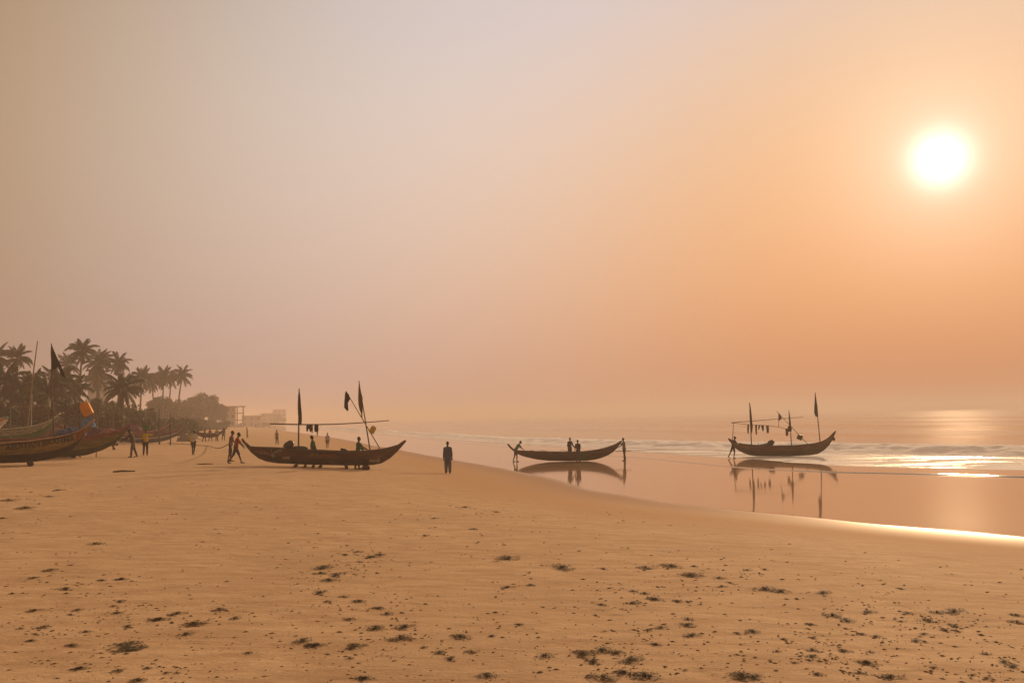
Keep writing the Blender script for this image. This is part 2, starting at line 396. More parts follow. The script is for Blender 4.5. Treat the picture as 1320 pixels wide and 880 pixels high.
# ------------------------------------------------------------------ haze
def build_haze():
    b = MB(); b.box((0, 0, 0), (3300, 3300, 13.2)); M = bpy.data.materials.new('haze_air'); M.use_nodes = True; t = M.node_tree; t.nodes.clear()
    pv = N(t, 'ShaderNodeVolumePrincipled'); pv.inputs['Color'].default_value = (0.93, 0.82, 0.77, 1); pv.inputs['Density'].default_value = HAZE_D; pv.inputs['Anisotropy'].default_value = 0.1
    o = N(t, 'ShaderNodeOutputMaterial'); t.links.new(pv.outputs[0], o.inputs['Volume'])
    ob = b.build('haze', M, smooth=False); ob.location.z = 8.0; tag(ob, kind='stuff')
HAZE_D = 0.0013
build_haze()

# ------------------------------------------------------------------ shared materials
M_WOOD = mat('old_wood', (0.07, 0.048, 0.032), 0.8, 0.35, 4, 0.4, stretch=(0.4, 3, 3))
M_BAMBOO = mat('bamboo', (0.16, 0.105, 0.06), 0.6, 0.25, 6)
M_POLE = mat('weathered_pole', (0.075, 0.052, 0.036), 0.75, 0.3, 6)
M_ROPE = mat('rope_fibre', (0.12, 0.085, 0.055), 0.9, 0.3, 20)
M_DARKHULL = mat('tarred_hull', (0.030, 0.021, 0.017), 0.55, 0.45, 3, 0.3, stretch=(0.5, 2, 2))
M_TRUNK = mat('palm_trunk', (0.10, 0.078, 0.058), 0.9, 0.3, 4, 0.5)
M_SKIN = mat('skin', (0.045, 0.026, 0.018), 0.5, 0.12, 8)
M_HAIR = mat('hair', (0.012, 0.010, 0.009), 0.8, 0.2, 30)

# ------------------------------------------------------------------ canoes
class Boat:
    """a planked dugout canoe; profile points are photo pixels turned into metres on the boat's own upright plane"""
    def __init__(s, label, anchor, gun, keel, beam, hullM, strakeM=None, railM=None, strake=(0.55, 0.97), yaw=0.0, group=None, thwarts=4, name='fishing_canoe', lift=0.0):
        s.A = anchor; v = Vector((anchor.x, anchor.y)).normalized()
        s.phi = math.atan2(-v.x, v.y) + yaw
        s.h = Vector((math.cos(s.phi), math.sin(s.phi), 0)); s.n = Vector((-math.sin(s.phi), math.cos(s.phi), 0))
        s.root = empty(name, anchor, s.phi, label, 'boat', group)
        g = np.array(sorted([s.loc(*p)[::2] for p in gun])); k = np.array(sorted([s.loc(*p)[::2] for p in keel]))
        s.x0, s.x1 = g[0, 0], g[-1, 0]; s.g, s.k, s.beam = g, k, beam
        xs = s.x0 + (s.x1 - s.x0) * (0.5 - 0.5 * np.cos(np.linspace(0, math.pi, 71))); s.xs = xs
        nu = 9
        rings_o = []; rings_i = []
        for x in xs:
            zg, zk, hb = s.zg(x), s.zk(x), s.hb(x)
            ro = []; ri = []
            for side in (-1, 1):
                for j in range(nu):
                    u = j / (nu - 1)
                    ro.append((side, u)); ri.append((side, u))
            rings_o.append([Vector((x, sd * hb * u ** 0.55, zk + (zg - zk) * u ** 1.3)) for sd, u in ro])
            hi = max(hb - 0.05, hb * 0.4); zki = min(zk + 0.09, zg - 0.01)
            rings_i.append([Vector((x, sd * hi * u ** 0.55, zki + (zg - zki) * u ** 1.3)) for sd, u in ri])
        mb = MB(); vs = [p for r in rings_o for p in r] + [p for r in rings_i for p in r]
        n2 = 2 * nu; off = len(rings_o) * n2; fs = []
        for i in range(len(xs) - 1):
            for sd in range(2):
                for j in range(nu - 1):
                    a = i * n2 + sd * nu + j; b = a + n2
                    q = (a, b, b + 1, a + 1) if sd == 0 else (a, a + 1, b + 1, b)
                    fs.append(q[::-1] if False else q); fs.append(tuple(off + t for t in q[::-1]))
                a = i * n2 + sd * nu + nu - 1; b = a + n2
                q = (a, b, off + b, off + a); fs.append(q if sd == 0 else q[::-1])
        mb.add(vs, fs); s.hull = mb.build('hull', hullM, s.root)
        if strakeM is not None:
            mb = MB(); u0, u1 = strake
            for sd in (-1, 1):
                vs = []; fs = []
                for x in xs:
                    zg, zk, hb = s.zg(x), s.zk(x), s.hb(x)
                    for j in range(6):
                        u = u0 + (u1 - u0) * j / 5
                        vs.append((x, sd * (hb * u ** 0.55 + 0.014), zk + (zg - zk) * u ** 1.3))
                for i in range(len(xs) - 1):
                    for j in range(5):
                        a = i * 6 + j; q = (a, a + 6, a + 7, a + 1); fs.append(q if sd < 0 else q[::-1])
                mb.add(vs, fs)
            s.strake = mb.build('upper_strake', strakeM, s.root)
        for sd in (-1, 1):
            mb = MB(); mb.tube([(x, sd * s.hb(x), s.zg(x) + 0.01) for x in xs[1:-1]], 0.035, 6); mb.build('rail', railM or M_WOOD, s.root)
        L = s.x1 - s.x0
        for i in range(thwarts):
            x = s.x0 + L * (0.2 + 0.6 * (i + 0.5) / thwarts); mb = MB(); mb.box((x, 0, s.zg(x) - 0.12), (0.11, s.hb(x) * 0.93, 0.022)); mb.build('thwart', M_WOOD, s.root, False)
        for x, end in ((s.x0, -1), (s.x1, 1)):   # stem posts, raised blunt ends
            xi = x - end * 0.42; mb = MB()
            mb.tube([(xi, 0, s.zg(xi) - 0.02), (x - end * 0.1, 0, s.zg(x - end * 0.1) + 0.01), (x + end * 0.03, 0, s.zg(x) + 0.03)], [0.06, 0.075, 0.06], 8); mb.build('stem_post', railM or M_WOOD, s.root)
    def loc(s, px, py, off=0.0):
        d = ray(px, py); A = s.A + s.n * off; t = s.n.dot(A - CAM) / s.n.dot(d); P = CAM + d * t
        return ((P - s.A).dot(s.h), off, P.z - s.A.z)
    def wpos(s, px, py, off=0.0):
        x, y, z = s.loc(px, py, off); return s.A + s.h * x + s.n * y + Vector((0, 0, z))
    def zg(s, x): return float(np.interp(x, s.g[:, 0], s.g[:, 1]))
    def zk(s, x): return min(float(np.interp(x, s.k[:, 0], s.k[:, 1])), s.zg(x) - 0.02)
    def hb(s, x):
        t = abs(2 * (x - s.x0) / (s.x1 - s.x0) - 1); return 0.045 + s.beam * (1 - t ** 2.6) ** 0.9
    def side_y(s, x, z):
        zg, zk = s.zg(x), s.zk(x); u = max(0.0, min(1.0, (z - zk) / (zg - zk))) ** (1 / 1.3); return s.hb(x) * u ** 0.55
    def pole(s, a, b, r=0.035, M=None, name='mast', off=0.0, parent=None, r2=None, bow=0.0):
        A = Vector(s.loc(*a, off)); B = Vector(s.loc(*b, off)); mb = MB(); k = 7
        pts = [A.lerp(B, i / k) + Vector((0, 0.02 * math.sin(i * 1.7), bow * math.sin(math.pi * i / k))) for i in range(k + 1)]
        mb.tube(pts, [r + ((r2 or r * 0.6) - r) * i / k for i in range(k + 1)], 7)
        return mb.build(name, M or M_POLE, parent or s.root)
    def cloth(s, rows, M, name='flag', off=0.0, parent=None, world=False, rip=0.05):
        """rows: (py, x_left, x_right): a hanging cloth with soft folds"""
        mb = MB(); n = 6; vs = []; R = len(rows); ph = random.uniform(0, 6)
        dense = []
        for i in range(R - 1):
            for t in (0, 0.5): dense.append(tuple(a + (b - a) * t for a, b in zip(rows[i], rows[i + 1])))
        dense.append(rows[-1])
        for i, (py, xl, xr) in enumerate(dense):
            for j in range(n + 1):
                u = j / n; x, y, z = s.loc(xl + (xr - xl) * u, py, off)
                vs.append((x, y + rip * math.sin(ph + u * 7 + i * 0.5) * (0.3 + u), z))
        fs = [(i * (n + 1) + j, i * (n + 1) + j + 1, (i + 1) * (n + 1) + j + 1, (i + 1) * (n + 1) + j) for i in range(len(dense) - 1) for j in range(n)]
        mb.add(vs, fs)
        back = [(a[0], a[1] + 0.008, a[2]) for a in vs]; mb.add(back, [q[::-1] for q in fs])
        if world:
            mw = MB(); c, sn = math.cos(s.phi), math.sin(s.phi)
            o0 = Vector(vs[n // 2])
            mw.add([((Vector(p) - o0).x * c - (Vector(p) - o0).y * sn, (Vector(p) - o0).x * sn + (Vector(p) - o0).y * c, (Vector(p) - o0).z) for p in mb.v], mb.f)
            o = mw.build(name, M); o.location = s.A + s.h * o0.x + s.n * o0.y + Vector((0, 0, o0.z)); return o
        return mb.build(name, M, parent or s.root)
    def text(s, body, p0, p1, size_px, M, name='lettering'):
        cu = bpy.data.curves.new('t', 'FONT'); cu.body = body; cu.size = 1; cu.offset = 0.02
        to = bpy.data.objects.new('t', cu); COL.objects.link(to); bpy.context.view_layer.update()
        me = to.evaluated_get(bpy.context.evaluated_depsgraph_get()).to_mesh()
        V = np.array([v.co[:] for v in me.vertices]); Fc = [tuple(p.vertices) for p in me.polygons]
        w = V[:, 0].max(); vs = []
        bm = bmesh.new(); bm.from_mesh(me); bmesh.ops.triangulate(bm, faces=bm.faces); bmesh.ops.subdivide_edges(bm, edges=bm.edges, cuts=1, use_grid_fill=False)
        bmesh.ops.triangulate(bm, faces=bm.faces)
        V = [v.co.copy() for v in bm.verts]; bm.verts.index_update(); Fc = [tuple(v.index for v in f.verts) for f in bm.faces]; bm.free()
        to.evaluated_get(bpy.context.evaluated_depsgraph_get()).to_mesh_clear(); bpy.data.objects.remove(to); bpy.data.curves.remove(cu)
        for v in V:
            u = v.x / w; px = p0[0] + (p1[0] - p0[0]) * u; py = p0[1] + (p1[1] - p0[1]) * u - 3.0 * (u ** 3) * 0 - v.y / 0.7 * size_px
            x, _, z = s.loc(px, py, -0.6); vs.append((x, -(s.side_y(x, z) + 0.022), z))
        mb = MB(); mb.add(vs, Fc); return mb.build(name, M, s.root, False)

def lump(c, r, M, name, label, cat, group=None, seed=0, amp=0.25, loc=None, rz=0):
    """an uneven heap (nets, bundled cloth)"""
    rg = np.random.default_rng(seed); nu, nv = 26, 12; mb = MB(); vs = []
    ph = rg.uniform(0, 6, 12)
    for i in range(nv + 1):
        a = (math.pi / 2) * i / nv
        for j in range(nu):
            b = 2 * math.pi * j / nu
            k = 1 + amp * (math.sin(3 * b + ph[0]) * math.sin(2 * a + ph[1]) + 0.6 * math.sin(5 * b + ph[2] + 3 * a) + 0.5 * math.sin(9 * b + ph[3]) * math.cos(6 * a + ph[4])) + rg.uniform(-0.5, 0.5) * amp * 0.5
            vs.append((r[0] * k * math.cos(a) * math.cos(b), r[1] * k * math.cos(a) * math.sin(b), r[2] * k * math.sin(a)))
    fs = [(i * nu + j, i * nu + (j + 1) % nu, (i + 1) * nu + (j + 1) % nu, (i + 1) * nu + j) for i in range(nv) for j in range(nu)]
    fs.append(tuple(range(nu - 1, -1, -1)))
    mb.add(vs, fs); o = mb.build(name, M); o.location = c; o.rotation_euler.z = rz
    return tag(o, label, cat, group)

def jerrycan(loc, size, rot, M, label):
    """rounded can with shoulder, spout with cap and a handle"""
    w, d, h = size; r = empty('jerrycan', loc, 0, label, 'jerrycan'); r.rotation_euler = rot
    bm = bmesh.new(); bmesh.ops.create_cube(bm, size=1)
    for v in bm.verts: v.co = Vector((v.co.x * w, v.co.y * d, v.co.z * h * 0.86))
    bmesh.ops.bevel(bm, geom=bm.edges[:], offset=min(w, d) * 0.16, segments=3, affect='EDGES', profile=0.6)
    me = bpy.data.meshes.new('can_body'); bm.to_mesh(me); bm.free(); me.materials.append(M)
    me.polygons.foreach_set('use_smooth', [True] * len(me.polygons))
    o = bpy.data.objects.new('can_body', me); COL.objects.link(o); o.parent = r
    mb = MB(); mb.tube([(w * 0.28, 0, h * 0.42), (w * 0.3, 0, h * 0.52)], [d * 0.2, d * 0.18], 10); mb.build('spout', M, r)
    mb = MB(); mb.tube([(w * 0.1, 0, h * 0.41), (w * 0.02, 0, h * 0.52), (-w * 0.25, 0, h * 0.54), (-w * 0.36, 0, h * 0.41)], d * 0.11, 8); mb.build('handle', M, r)
    return r

def outboard(boat, px, py, tip, off, label):
    """outboard motor tilted up over the side: cowl, leg, propeller"""
    c = Vector(boat.loc(px, py, off)); t = Vector(boat.loc(*tip, off - 0.1)); r = empty('outboard_motor', boat.A + boat.h * c.x + boat.n * c.y + Vector((0, 0, c.z)), boat.phi, label, 'motor')
    d = (t - c); L = d.length; M = d.to_track_quat('X', 'Z').to_matrix()
    mc = cm((0.035, 0.03, 0.03), 0.4, 0.2); ml = cm((0.16, 0.165, 0.18), 0.45, 0.2)
    mb = MB(); mb.ell((0, 0, 0.05), (0.27, 0.17, 0.23), M, 16, 10); mb.ell(-(M @ Vector((0.12, 0, 0))) + Vector((0, 0, 0.1)), (0.2, 0.16, 0.2), M, 16, 10); mb.build('cowl', mc, r)
    mb = MB(); mb.tube([d * 0.1, d * 0.55, d * 0.98], [0.13, 0.095, 0.07], 9); mb.build('leg', ml, r)
    mb = MB(); mb.box(d * 0.72, (0.05, 0.14, 0.03), M); mb.box(d * 0.95 + Vector((0, 0, -0.09)), (0.1, 0.02, 0.12), M); mb.build('fin', ml, r)
    mb = MB(); q = M @ Vector((0, 0, 0.12)) + d * 0.97
    for k in range(3):
        a = k * 2.094; mb.ell(q + M @ Vector((0, math.cos(a) * 0.1, math.sin(a) * 0.1)), (0.02, 0.07, 0.07), M, 8, 6)
    mb.build('propeller', ml, r); return r

def hull_mat(name, c1, c2, scale=2.2, rough=0.6):
    return mat(name, c1, rough, 0.3, scale, 0.25, col2=c2, stretch=(0.45, 1.5, 2.2), lo=0.38, hi=0.66)
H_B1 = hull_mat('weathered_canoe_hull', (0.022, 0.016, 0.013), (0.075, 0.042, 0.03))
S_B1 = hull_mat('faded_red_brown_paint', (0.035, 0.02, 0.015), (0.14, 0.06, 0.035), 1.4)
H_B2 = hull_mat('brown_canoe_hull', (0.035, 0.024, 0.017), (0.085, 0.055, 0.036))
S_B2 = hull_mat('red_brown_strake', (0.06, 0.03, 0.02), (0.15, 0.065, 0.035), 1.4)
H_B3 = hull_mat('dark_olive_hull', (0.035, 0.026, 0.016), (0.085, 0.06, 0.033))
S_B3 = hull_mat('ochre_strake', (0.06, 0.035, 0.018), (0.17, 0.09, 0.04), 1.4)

# ---- canoe on rollers, middle of the beach
a1 = ground_px(420, 602.5)
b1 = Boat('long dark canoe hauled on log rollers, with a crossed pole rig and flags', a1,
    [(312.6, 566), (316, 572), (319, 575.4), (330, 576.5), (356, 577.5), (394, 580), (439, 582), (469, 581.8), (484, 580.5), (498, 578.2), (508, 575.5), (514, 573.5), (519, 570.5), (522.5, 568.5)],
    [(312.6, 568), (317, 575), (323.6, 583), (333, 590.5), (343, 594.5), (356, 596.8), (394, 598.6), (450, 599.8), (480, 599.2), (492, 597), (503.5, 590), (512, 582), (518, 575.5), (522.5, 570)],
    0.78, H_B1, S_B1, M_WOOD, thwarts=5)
mm = b1.pole((384.7, 590), (385.6, 500.5), 0.05)
b1.cloth([(503, 385.2, 386.2), (510, 384.2, 387.2), (522, 383.8, 388), (532, 384, 389), (541, 384.6, 389.2), (547, 384.8, 388.6)], cm((0.05, 0.055, 0.055), 0.9, 0.3), parent=mm)
b1.pole((348, 546), (501.5, 541.8), 0.04, M_BAMBOO, 'crosspole', off=0.06, bow=-0.12)
mm = b1.pole((479, 592), (462.6, 490.5), 0.045, M_BAMBOO)
b1.cloth([(492, 462.6, 463.6), (502, 462, 465), (513, 461.6, 467.5), (521, 462, 467), (528, 463.5, 467.5), (533, 465.5, 467.2), (539, 466.2, 467.4)], cm((0.10, 0.055, 0.035), 0.9, 0.5, 9, col2=(0.10, 0.11, 0.045)), parent=mm)
mm = b1.pole((497, 590), (446, 504), 0.035, M_BAMBOO, off=-0.05)
b1.cloth([(504.5, 445.3, 446.2), (508, 444.6, 449.5), (513.5, 444.2, 451.8), (519, 443.8, 448.5), (525, 443.6, 449), (529.3, 447.3, 449.2)], cm((0.022, 0.022, 0.03), 0.9, 0.3), parent=mm, off=-0.05)
j = b1.loc(480.2, 554, -0.12); jerrycan(b1.wpos(480.2, 554, -0.14), (0.30, 0.2, 0.42), (0.1, 0.5, b1.phi), cm((0.45, 0.27, 0.012), 0.45, 0.2), 'yellow jerrycan tied to the slanting pole of the canoe on rollers')
outboard(b1, 371.5, 575.5, (351, 585), -0.55, 'dark outboard motor with grey leg over the side of the canoe on rollers')
mb = MB()     # low covered locker amidships and splash board
A = Vector(b1.loc(384, 580)); mb.box(A + Vector((0, 0, -0.06)), (0.52, 0.5, 0.2)); mb.ell(A + Vector((0, 0, 0.1)), (0.52, 0.5, 0.14)); mb.build('locker', cm((0.03, 0.023, 0.018), 0.7, 0.3), b1.root)
mb = MB(); P = [b1.loc(439, 577.2), b1.loc(445, 578.2), b1.loc(452.5, 582.8), b1.loc(439, 583.6)]
mb.add([(p[0], y, p[2]) for y in (-0.3, 0.3) for p in P], [(0, 1, 2, 3), (7, 6, 5, 4), (0, 4, 5, 1), (1, 5, 6, 2), (2, 6, 7, 3), (3, 7, 4, 0)]); mb.build('splash_board', cm((0.05, 0.035, 0.025), 0.8, 0.3), b1.root, False)
# painted marks on the side
def patch(b, x0, x1, y0, y1, M, name='painted_mark', n=10):
    mb = MB(); vs = []; fs = []
    for i in range(n + 1):
        for j in range(4):
            px = x0 + (x1 - x0) * i / n; x, _, z = b.loc(px, y0 + (y1 - y0) * j / 3, -0.6); vs.append((x, -(b.side_y(x, z) + 0.02), z))
    for i in range(n):
        for j in range(3): fs.append((i * 4 + j, (i + 1) * 4 + j, (i + 1) * 4 + j + 1, i * 4 + j + 1))
    mb.add(vs, fs); return mb.build(name, M, b.root)
patch(b1, 399, 410, 584, 587.5, cm((0.13, 0.10, 0.02), 0.8, 0.5, 6)); patch(b1, 412, 432, 585, 588.5, cm((0.14, 0.045, 0.03), 0.8, 0.5, 5)); patch(b1, 364, 373, 588, 591.5, cm((0.30, 0.24, 0.21), 0.8, 0.4, 7))
patch(b1, 476, 490, 592, 595.5, cm((0.20, 0.17, 0.16), 0.8, 0.4, 8)); patch(b1, 487.6, 489, 590, 596, cm((0.34, 0.28, 0.25), 0.8, 0.3))
for i, px in enumerate((330, 333.5, 336.2, 340, 343.4, 346, 350)):
    patch(b1, px, px + 1.3, 581.2 + 0.35 * i, 583.4 + 0.35 * i + (i % 3) * 0.7, cm((0.20, 0.14, 0.10), 0.8, 0.4), n=3)
GR = 'log rollers under the dark canoe'
for i, px in enumerate((382, 393.5, 404, 413.5, 446.5, 469.5, 473.5)):
    x, _, _ = b1.loc(px, 600); r = max(0.07, (b1.zk(x)) / 2)
    g = b1.A + b1.h * x; gg = gz(g.x, g.y) - b1.A.z; r = max(0.06, (b1.zk(x) - gg) / 2 + 0.004)
    mb = MB(); k = 9; mb.tube([(0.012 * math.sin(q * 2), -0.85 + 1.7 * q / k, 0) for q in range(k + 1)], [r * (1 + 0.05 * math.sin(q * 3.1)) for q in range(k + 1)], 12)
    o = mb.build('log_roller', M_WOOD); o.location = g + Vector((0, 0, gg + r)); o.rotation_euler.z = b1.phi + random.uniform(-0.08, 0.08)
    tag(o, 'dark round log roller under the long dark canoe with the pole rig', 'log', GR)
def garments(b, items, label, group):
    for it in items:
        rows, col = it[:2]
        o = b.cloth(rows, cm(col, 0.9, 0.35), 'hanging_garment', off=0.06, world=True, rip=0.03); tag(o, (it[2] if len(it) > 2 else label), 'garment', group)
garments(b1, [([(547, 395, 398), (551, 394.6, 398.2), (556, 395, 396.5)], (0.05, 0.04, 0.038)), ([(547, 398.2, 401), (552, 398, 401.4), (556.5, 399.8, 401)], (0.035, 0.032, 0.032)), ([(547.2, 401.2, 403.2), (553, 401, 403.4), (558, 401.8, 402.8)], (0.06, 0.05, 0.045)),
    ([(547.4, 405.2, 408), (553, 405, 408.4), (556.5, 405.6, 408)], (0.025, 0.024, 0.026)), ([(547.4, 408, 410.4), (554, 407.8, 410.6), (558, 408.2, 409.6), (562.5, 408.4, 409.2)], (0.03, 0.028, 0.026))],
    'dark garment hanging from the long crosspole of the canoe on rollers', 'garments drying on the crosspole')

# ---- plain canoe on the wet sand
a2 = ground_px(733, 594.2)
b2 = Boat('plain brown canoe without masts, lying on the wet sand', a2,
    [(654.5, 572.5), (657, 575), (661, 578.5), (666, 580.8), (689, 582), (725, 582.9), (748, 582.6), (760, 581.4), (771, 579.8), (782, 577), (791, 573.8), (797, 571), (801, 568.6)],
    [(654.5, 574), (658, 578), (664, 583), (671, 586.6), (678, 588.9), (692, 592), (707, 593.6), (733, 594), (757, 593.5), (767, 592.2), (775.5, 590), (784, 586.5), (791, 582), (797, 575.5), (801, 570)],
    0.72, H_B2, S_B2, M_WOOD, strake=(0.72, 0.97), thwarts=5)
mb = MB(); vs = []; fs = []      # green net draped over the near side
netrows = 9
for i in range(netrows):
    for j in range(8):
        px = 748.5 + 9.5 * i / (netrows - 1); x, _, zt = b2.loc(px, 582, -0.6); zg, zk = b2.zg(x), b2.zk(x); u = 1.02 - (0.95 + 0.06 * math.sin(i * 1.3)) * j / 7
        z = zk + (zg - zk) * max(u, 0.02); y = -(b2.side_y(x, z) + 0.035 + 0.012 * math.sin(i * 2.1 + j)); vs.append((x, y, z + (0.03 if j == 0 else 0)))
for i in range(netrows - 1):
    for j in range(7): fs.append((i * 8 + j, i * 8 + j + 1, (i + 1) * 8 + j + 1, (i + 1) * 8 + j))
mb.add(vs, fs); no = mb.build('fishing_net', cm((0.045, 0.105, 0.03), 0.9, 0.4, 14)); no.location = b2.A; no.rotation_euler.z = b2.phi
tag(no, 'green net draped over the side of the plain brown canoe', 'net')
for i, (px, py) in enumerate(((686, 580.2), (700, 580.6), (726, 579.5))):
    mb = MB(); A = Vector(b2.loc(px, 583, 0.1)); mb.tube([A + Vector((-0.5, 0, 0.0)), A + Vector((-0.1, 0.1, 0.18)), A + Vector((0.6, 0.2, 0.02))], [0.02, 0.016, 0.012], 6); mb.build('brace', M_BAMBOO, b2.root)

# ---- canoe at the water's edge with two rigged masts
a3 = ground_px(1012, 588.0)
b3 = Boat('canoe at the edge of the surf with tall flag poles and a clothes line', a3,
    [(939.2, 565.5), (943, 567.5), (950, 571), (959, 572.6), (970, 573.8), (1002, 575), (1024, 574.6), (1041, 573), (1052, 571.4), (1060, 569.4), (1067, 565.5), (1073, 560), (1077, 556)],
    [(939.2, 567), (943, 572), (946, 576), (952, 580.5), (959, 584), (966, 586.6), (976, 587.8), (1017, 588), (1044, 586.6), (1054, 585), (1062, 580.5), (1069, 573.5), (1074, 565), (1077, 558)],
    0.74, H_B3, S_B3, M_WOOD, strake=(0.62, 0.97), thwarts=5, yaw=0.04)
mm = b3.pole((969.2, 584), (966.2, 518.5), 0.05)
b3.cloth([(520, 966.2, 967), (527, 966, 968), (535, 966.2, 969), (543, 966.6, 969.6), (549, 967, 970)], cm((0.03, 0.028, 0.03), 0.9, 0.3), parent=mm)
b3.pole((944, 572), (945.6, 544.5), 0.035)
mm = b3.pole((1021.2, 584), (1016.8, 528.5), 0.045)
b3.cloth([(530, 1016.6, 1017.4), (538, 1016.8, 1018.6), (546, 1017, 1019.6), (553, 1017.2, 1020)], cm((0.03, 0.026, 0.028), 0.9, 0.3), parent=mm)
mm = b3.pole((1058.4, 582), (1050.8, 505.5), 0.045)
b3.cloth([(507, 1050.4, 1051.2), (515, 1050.2, 1052.6), (525, 1049.6, 1054), (532, 1049.6, 1054.4), (537, 1051.4, 1054.6)], cm((0.04, 0.055, 0.045), 0.9, 0.4), parent=mm)
b3.pole((942.6, 544.6), (1036, 537.2), 0.03, M_BAMBOO, 'crosspole', off=0.05)
def line(b, pts, r=0.015, name='line', off=0.05):
    mb = MB(); mb.tube([b.loc(*p, off) for p in pts], r, 6); return mb.build(name, M_ROPE, b.root)
line(b3, [(943, 544.8), (965, 547), (991, 548.4), (1005, 550.5), (1018, 553.8)], 0.02, 'clothes_line')
mm = b3.pole((1043, 574), (1000.8, 529.5), 0.03, M_BAMBOO, off=-0.06)
b3.cloth([(532, 1003.4, 1004.2), (536, 1003.4, 1006.5), (539, 1003.5, 1008), (542, 1003.6, 1005)], cm((0.16, 0.09, 0.06), 0.9, 0.3), parent=mm, off=-0.06)
line(b3, [(1003.6, 532), (1003.8, 550)], 0.02, 'halyard', off=-0.06)
jerrycan(b3.wpos(1031, 563.2, -0.12), (0.42, 0.28, 0.46), (0.2, 0.4, b3.phi), cm((0.06, 0.05, 0.02), 0.5, 0.3), 'dark round-shouldered jerrycan on the slanting pole of the canoe in the surf')
outboard(b3, 993.5, 571.5, (977.5, 574.2), 0.0, 'grey outboard motor lying in the canoe at the edge of the surf')
garments(b3, [([(547, 963.4, 965.6), (552, 963.2, 965.6), (558.5, 963.6, 965)], (0.10, 0.06, 0.03), 'tan strip of cloth on the clothes line of the canoe in the surf'), ([(547.6, 968, 970.4), (552, 967.6, 970.2), (557.5, 968, 969.6)], (0.025, 0.022, 0.024)), ([(547.4, 973.4, 976), (553, 973.6, 975.8), (560, 974.4, 975.8)], (0.03, 0.026, 0.028)),
    ([(547.6, 977.6, 980), (551, 977.4, 979.4), (554, 977.6, 978.4)], (0.03, 0.028, 0.03)), ([(547.8, 981, 984.4), (551, 981.6, 984.8), (555.5, 983, 984.2)], (0.028, 0.026, 0.028)), ([(548.2, 987.6, 991), (553, 987.8, 991.2), (558, 988.6, 991)], (0.04, 0.055, 0.035), 'dull green cloth on the clothes line of the canoe in the surf'),
    ([(552, 1012.4, 1016.2), (556, 1012.6, 1016.4), (561.5, 1013, 1015.8)], (0.10, 0.045, 0.03), 'rust red cloth hanging by the middle mast of the canoe in the surf'), ([(549, 1015.6, 1020.4), (553, 1015.8, 1020.6), (556, 1016.2, 1020)], (0.035, 0.03, 0.03), 'dark bundled cloth tied to the middle mast of the canoe in the surf')],
    'garment drying on the clothes line of the canoe in the surf', 'garments drying on the canoe in the surf')
mb = MB(); A = Vector(b3.loc(1072.5, 564)); mb.ell(A, (0.16, 0.14, 0.2)); mb.ell(A + Vector((0.12, -0.05, -0.1)), (0.12, 0.1, 0.16)); mb.build('bow_fender', cm((0.035, 0.045, 0.025), 0.9, 0.3), b3.root)

# ---- canoes drawn up on the upper beach
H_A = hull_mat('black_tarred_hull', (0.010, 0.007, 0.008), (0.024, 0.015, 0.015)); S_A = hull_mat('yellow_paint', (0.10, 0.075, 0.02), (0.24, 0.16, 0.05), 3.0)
R_A = cm((0.30, 0.20, 0.12), 0.7, 0.35, 3)
aA = ground_px(30, 599.5)
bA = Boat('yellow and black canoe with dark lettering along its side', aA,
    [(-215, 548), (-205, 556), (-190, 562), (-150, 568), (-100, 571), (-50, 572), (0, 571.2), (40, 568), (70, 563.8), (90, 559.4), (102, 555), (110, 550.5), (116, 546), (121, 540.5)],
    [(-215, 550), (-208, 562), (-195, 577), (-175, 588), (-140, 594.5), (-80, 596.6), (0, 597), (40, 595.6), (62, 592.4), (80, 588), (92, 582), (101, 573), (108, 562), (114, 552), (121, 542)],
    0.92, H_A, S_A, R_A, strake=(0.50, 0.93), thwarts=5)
bA.text('AEDIYAN BRAHMA', (7, 580.2), (97, 568.4), 6.6, cm((0.018, 0.02, 0.018), 0.8, 0.3))
mb = MB(); vs = []; fs = []
for i in range(9):     # rust-red bow panel
    for jj in range(6):
        x = bA.loc(98 + 13.5 * i / 8, 555)[0]; zg, zk = bA.zg(x), bA.zk(x); u = 0.45 + 0.5 * jj / 5
        vs.append((x, -(bA.hb(x) * u ** 0.55 + 0.024), zk + (zg - zk) * u ** 1.3))
for i in range(8):
    for jj in range(5): fs.append((i * 6 + jj, (i + 1) * 6 + jj, (i + 1) * 6 + jj + 1, i * 6 + jj + 1))
mb.add(vs, fs); mb.build('bow_panel', cm((0.17, 0.055, 0.018), 0.75, 0.35, 4), bA.root)
def roller_at(px, py, phi, r, label, L=1.3):
    g = ground_px(px, py); mb = MB(); k = 7; mb.tube([(0.01 * math.sin(q * 2), -L / 2 + L * q / k, 0) for q in range(k + 1)], [r * (1 + 0.06 * math.sin(q * 2.7)) for q in range(k + 1)], 12)
    o = mb.build('log_roller', M_DARKHULL); g = g - Vector((math.sin(-phi), math.cos(phi), 0)) * 0.0; o.location = (g.x, g.y, gz(g.x, g.y) + r * 0.9); o.rotation_euler.z = phi; tag(o, label, 'log')
roller_at(39, 600.2, bA.phi, 0.15, 'short log roller under the middle of the yellow lettered canoe'); roller_at(94, 589.6, bA.phi, 0.17, 'log roller under the red bow of the yellow lettered canoe')

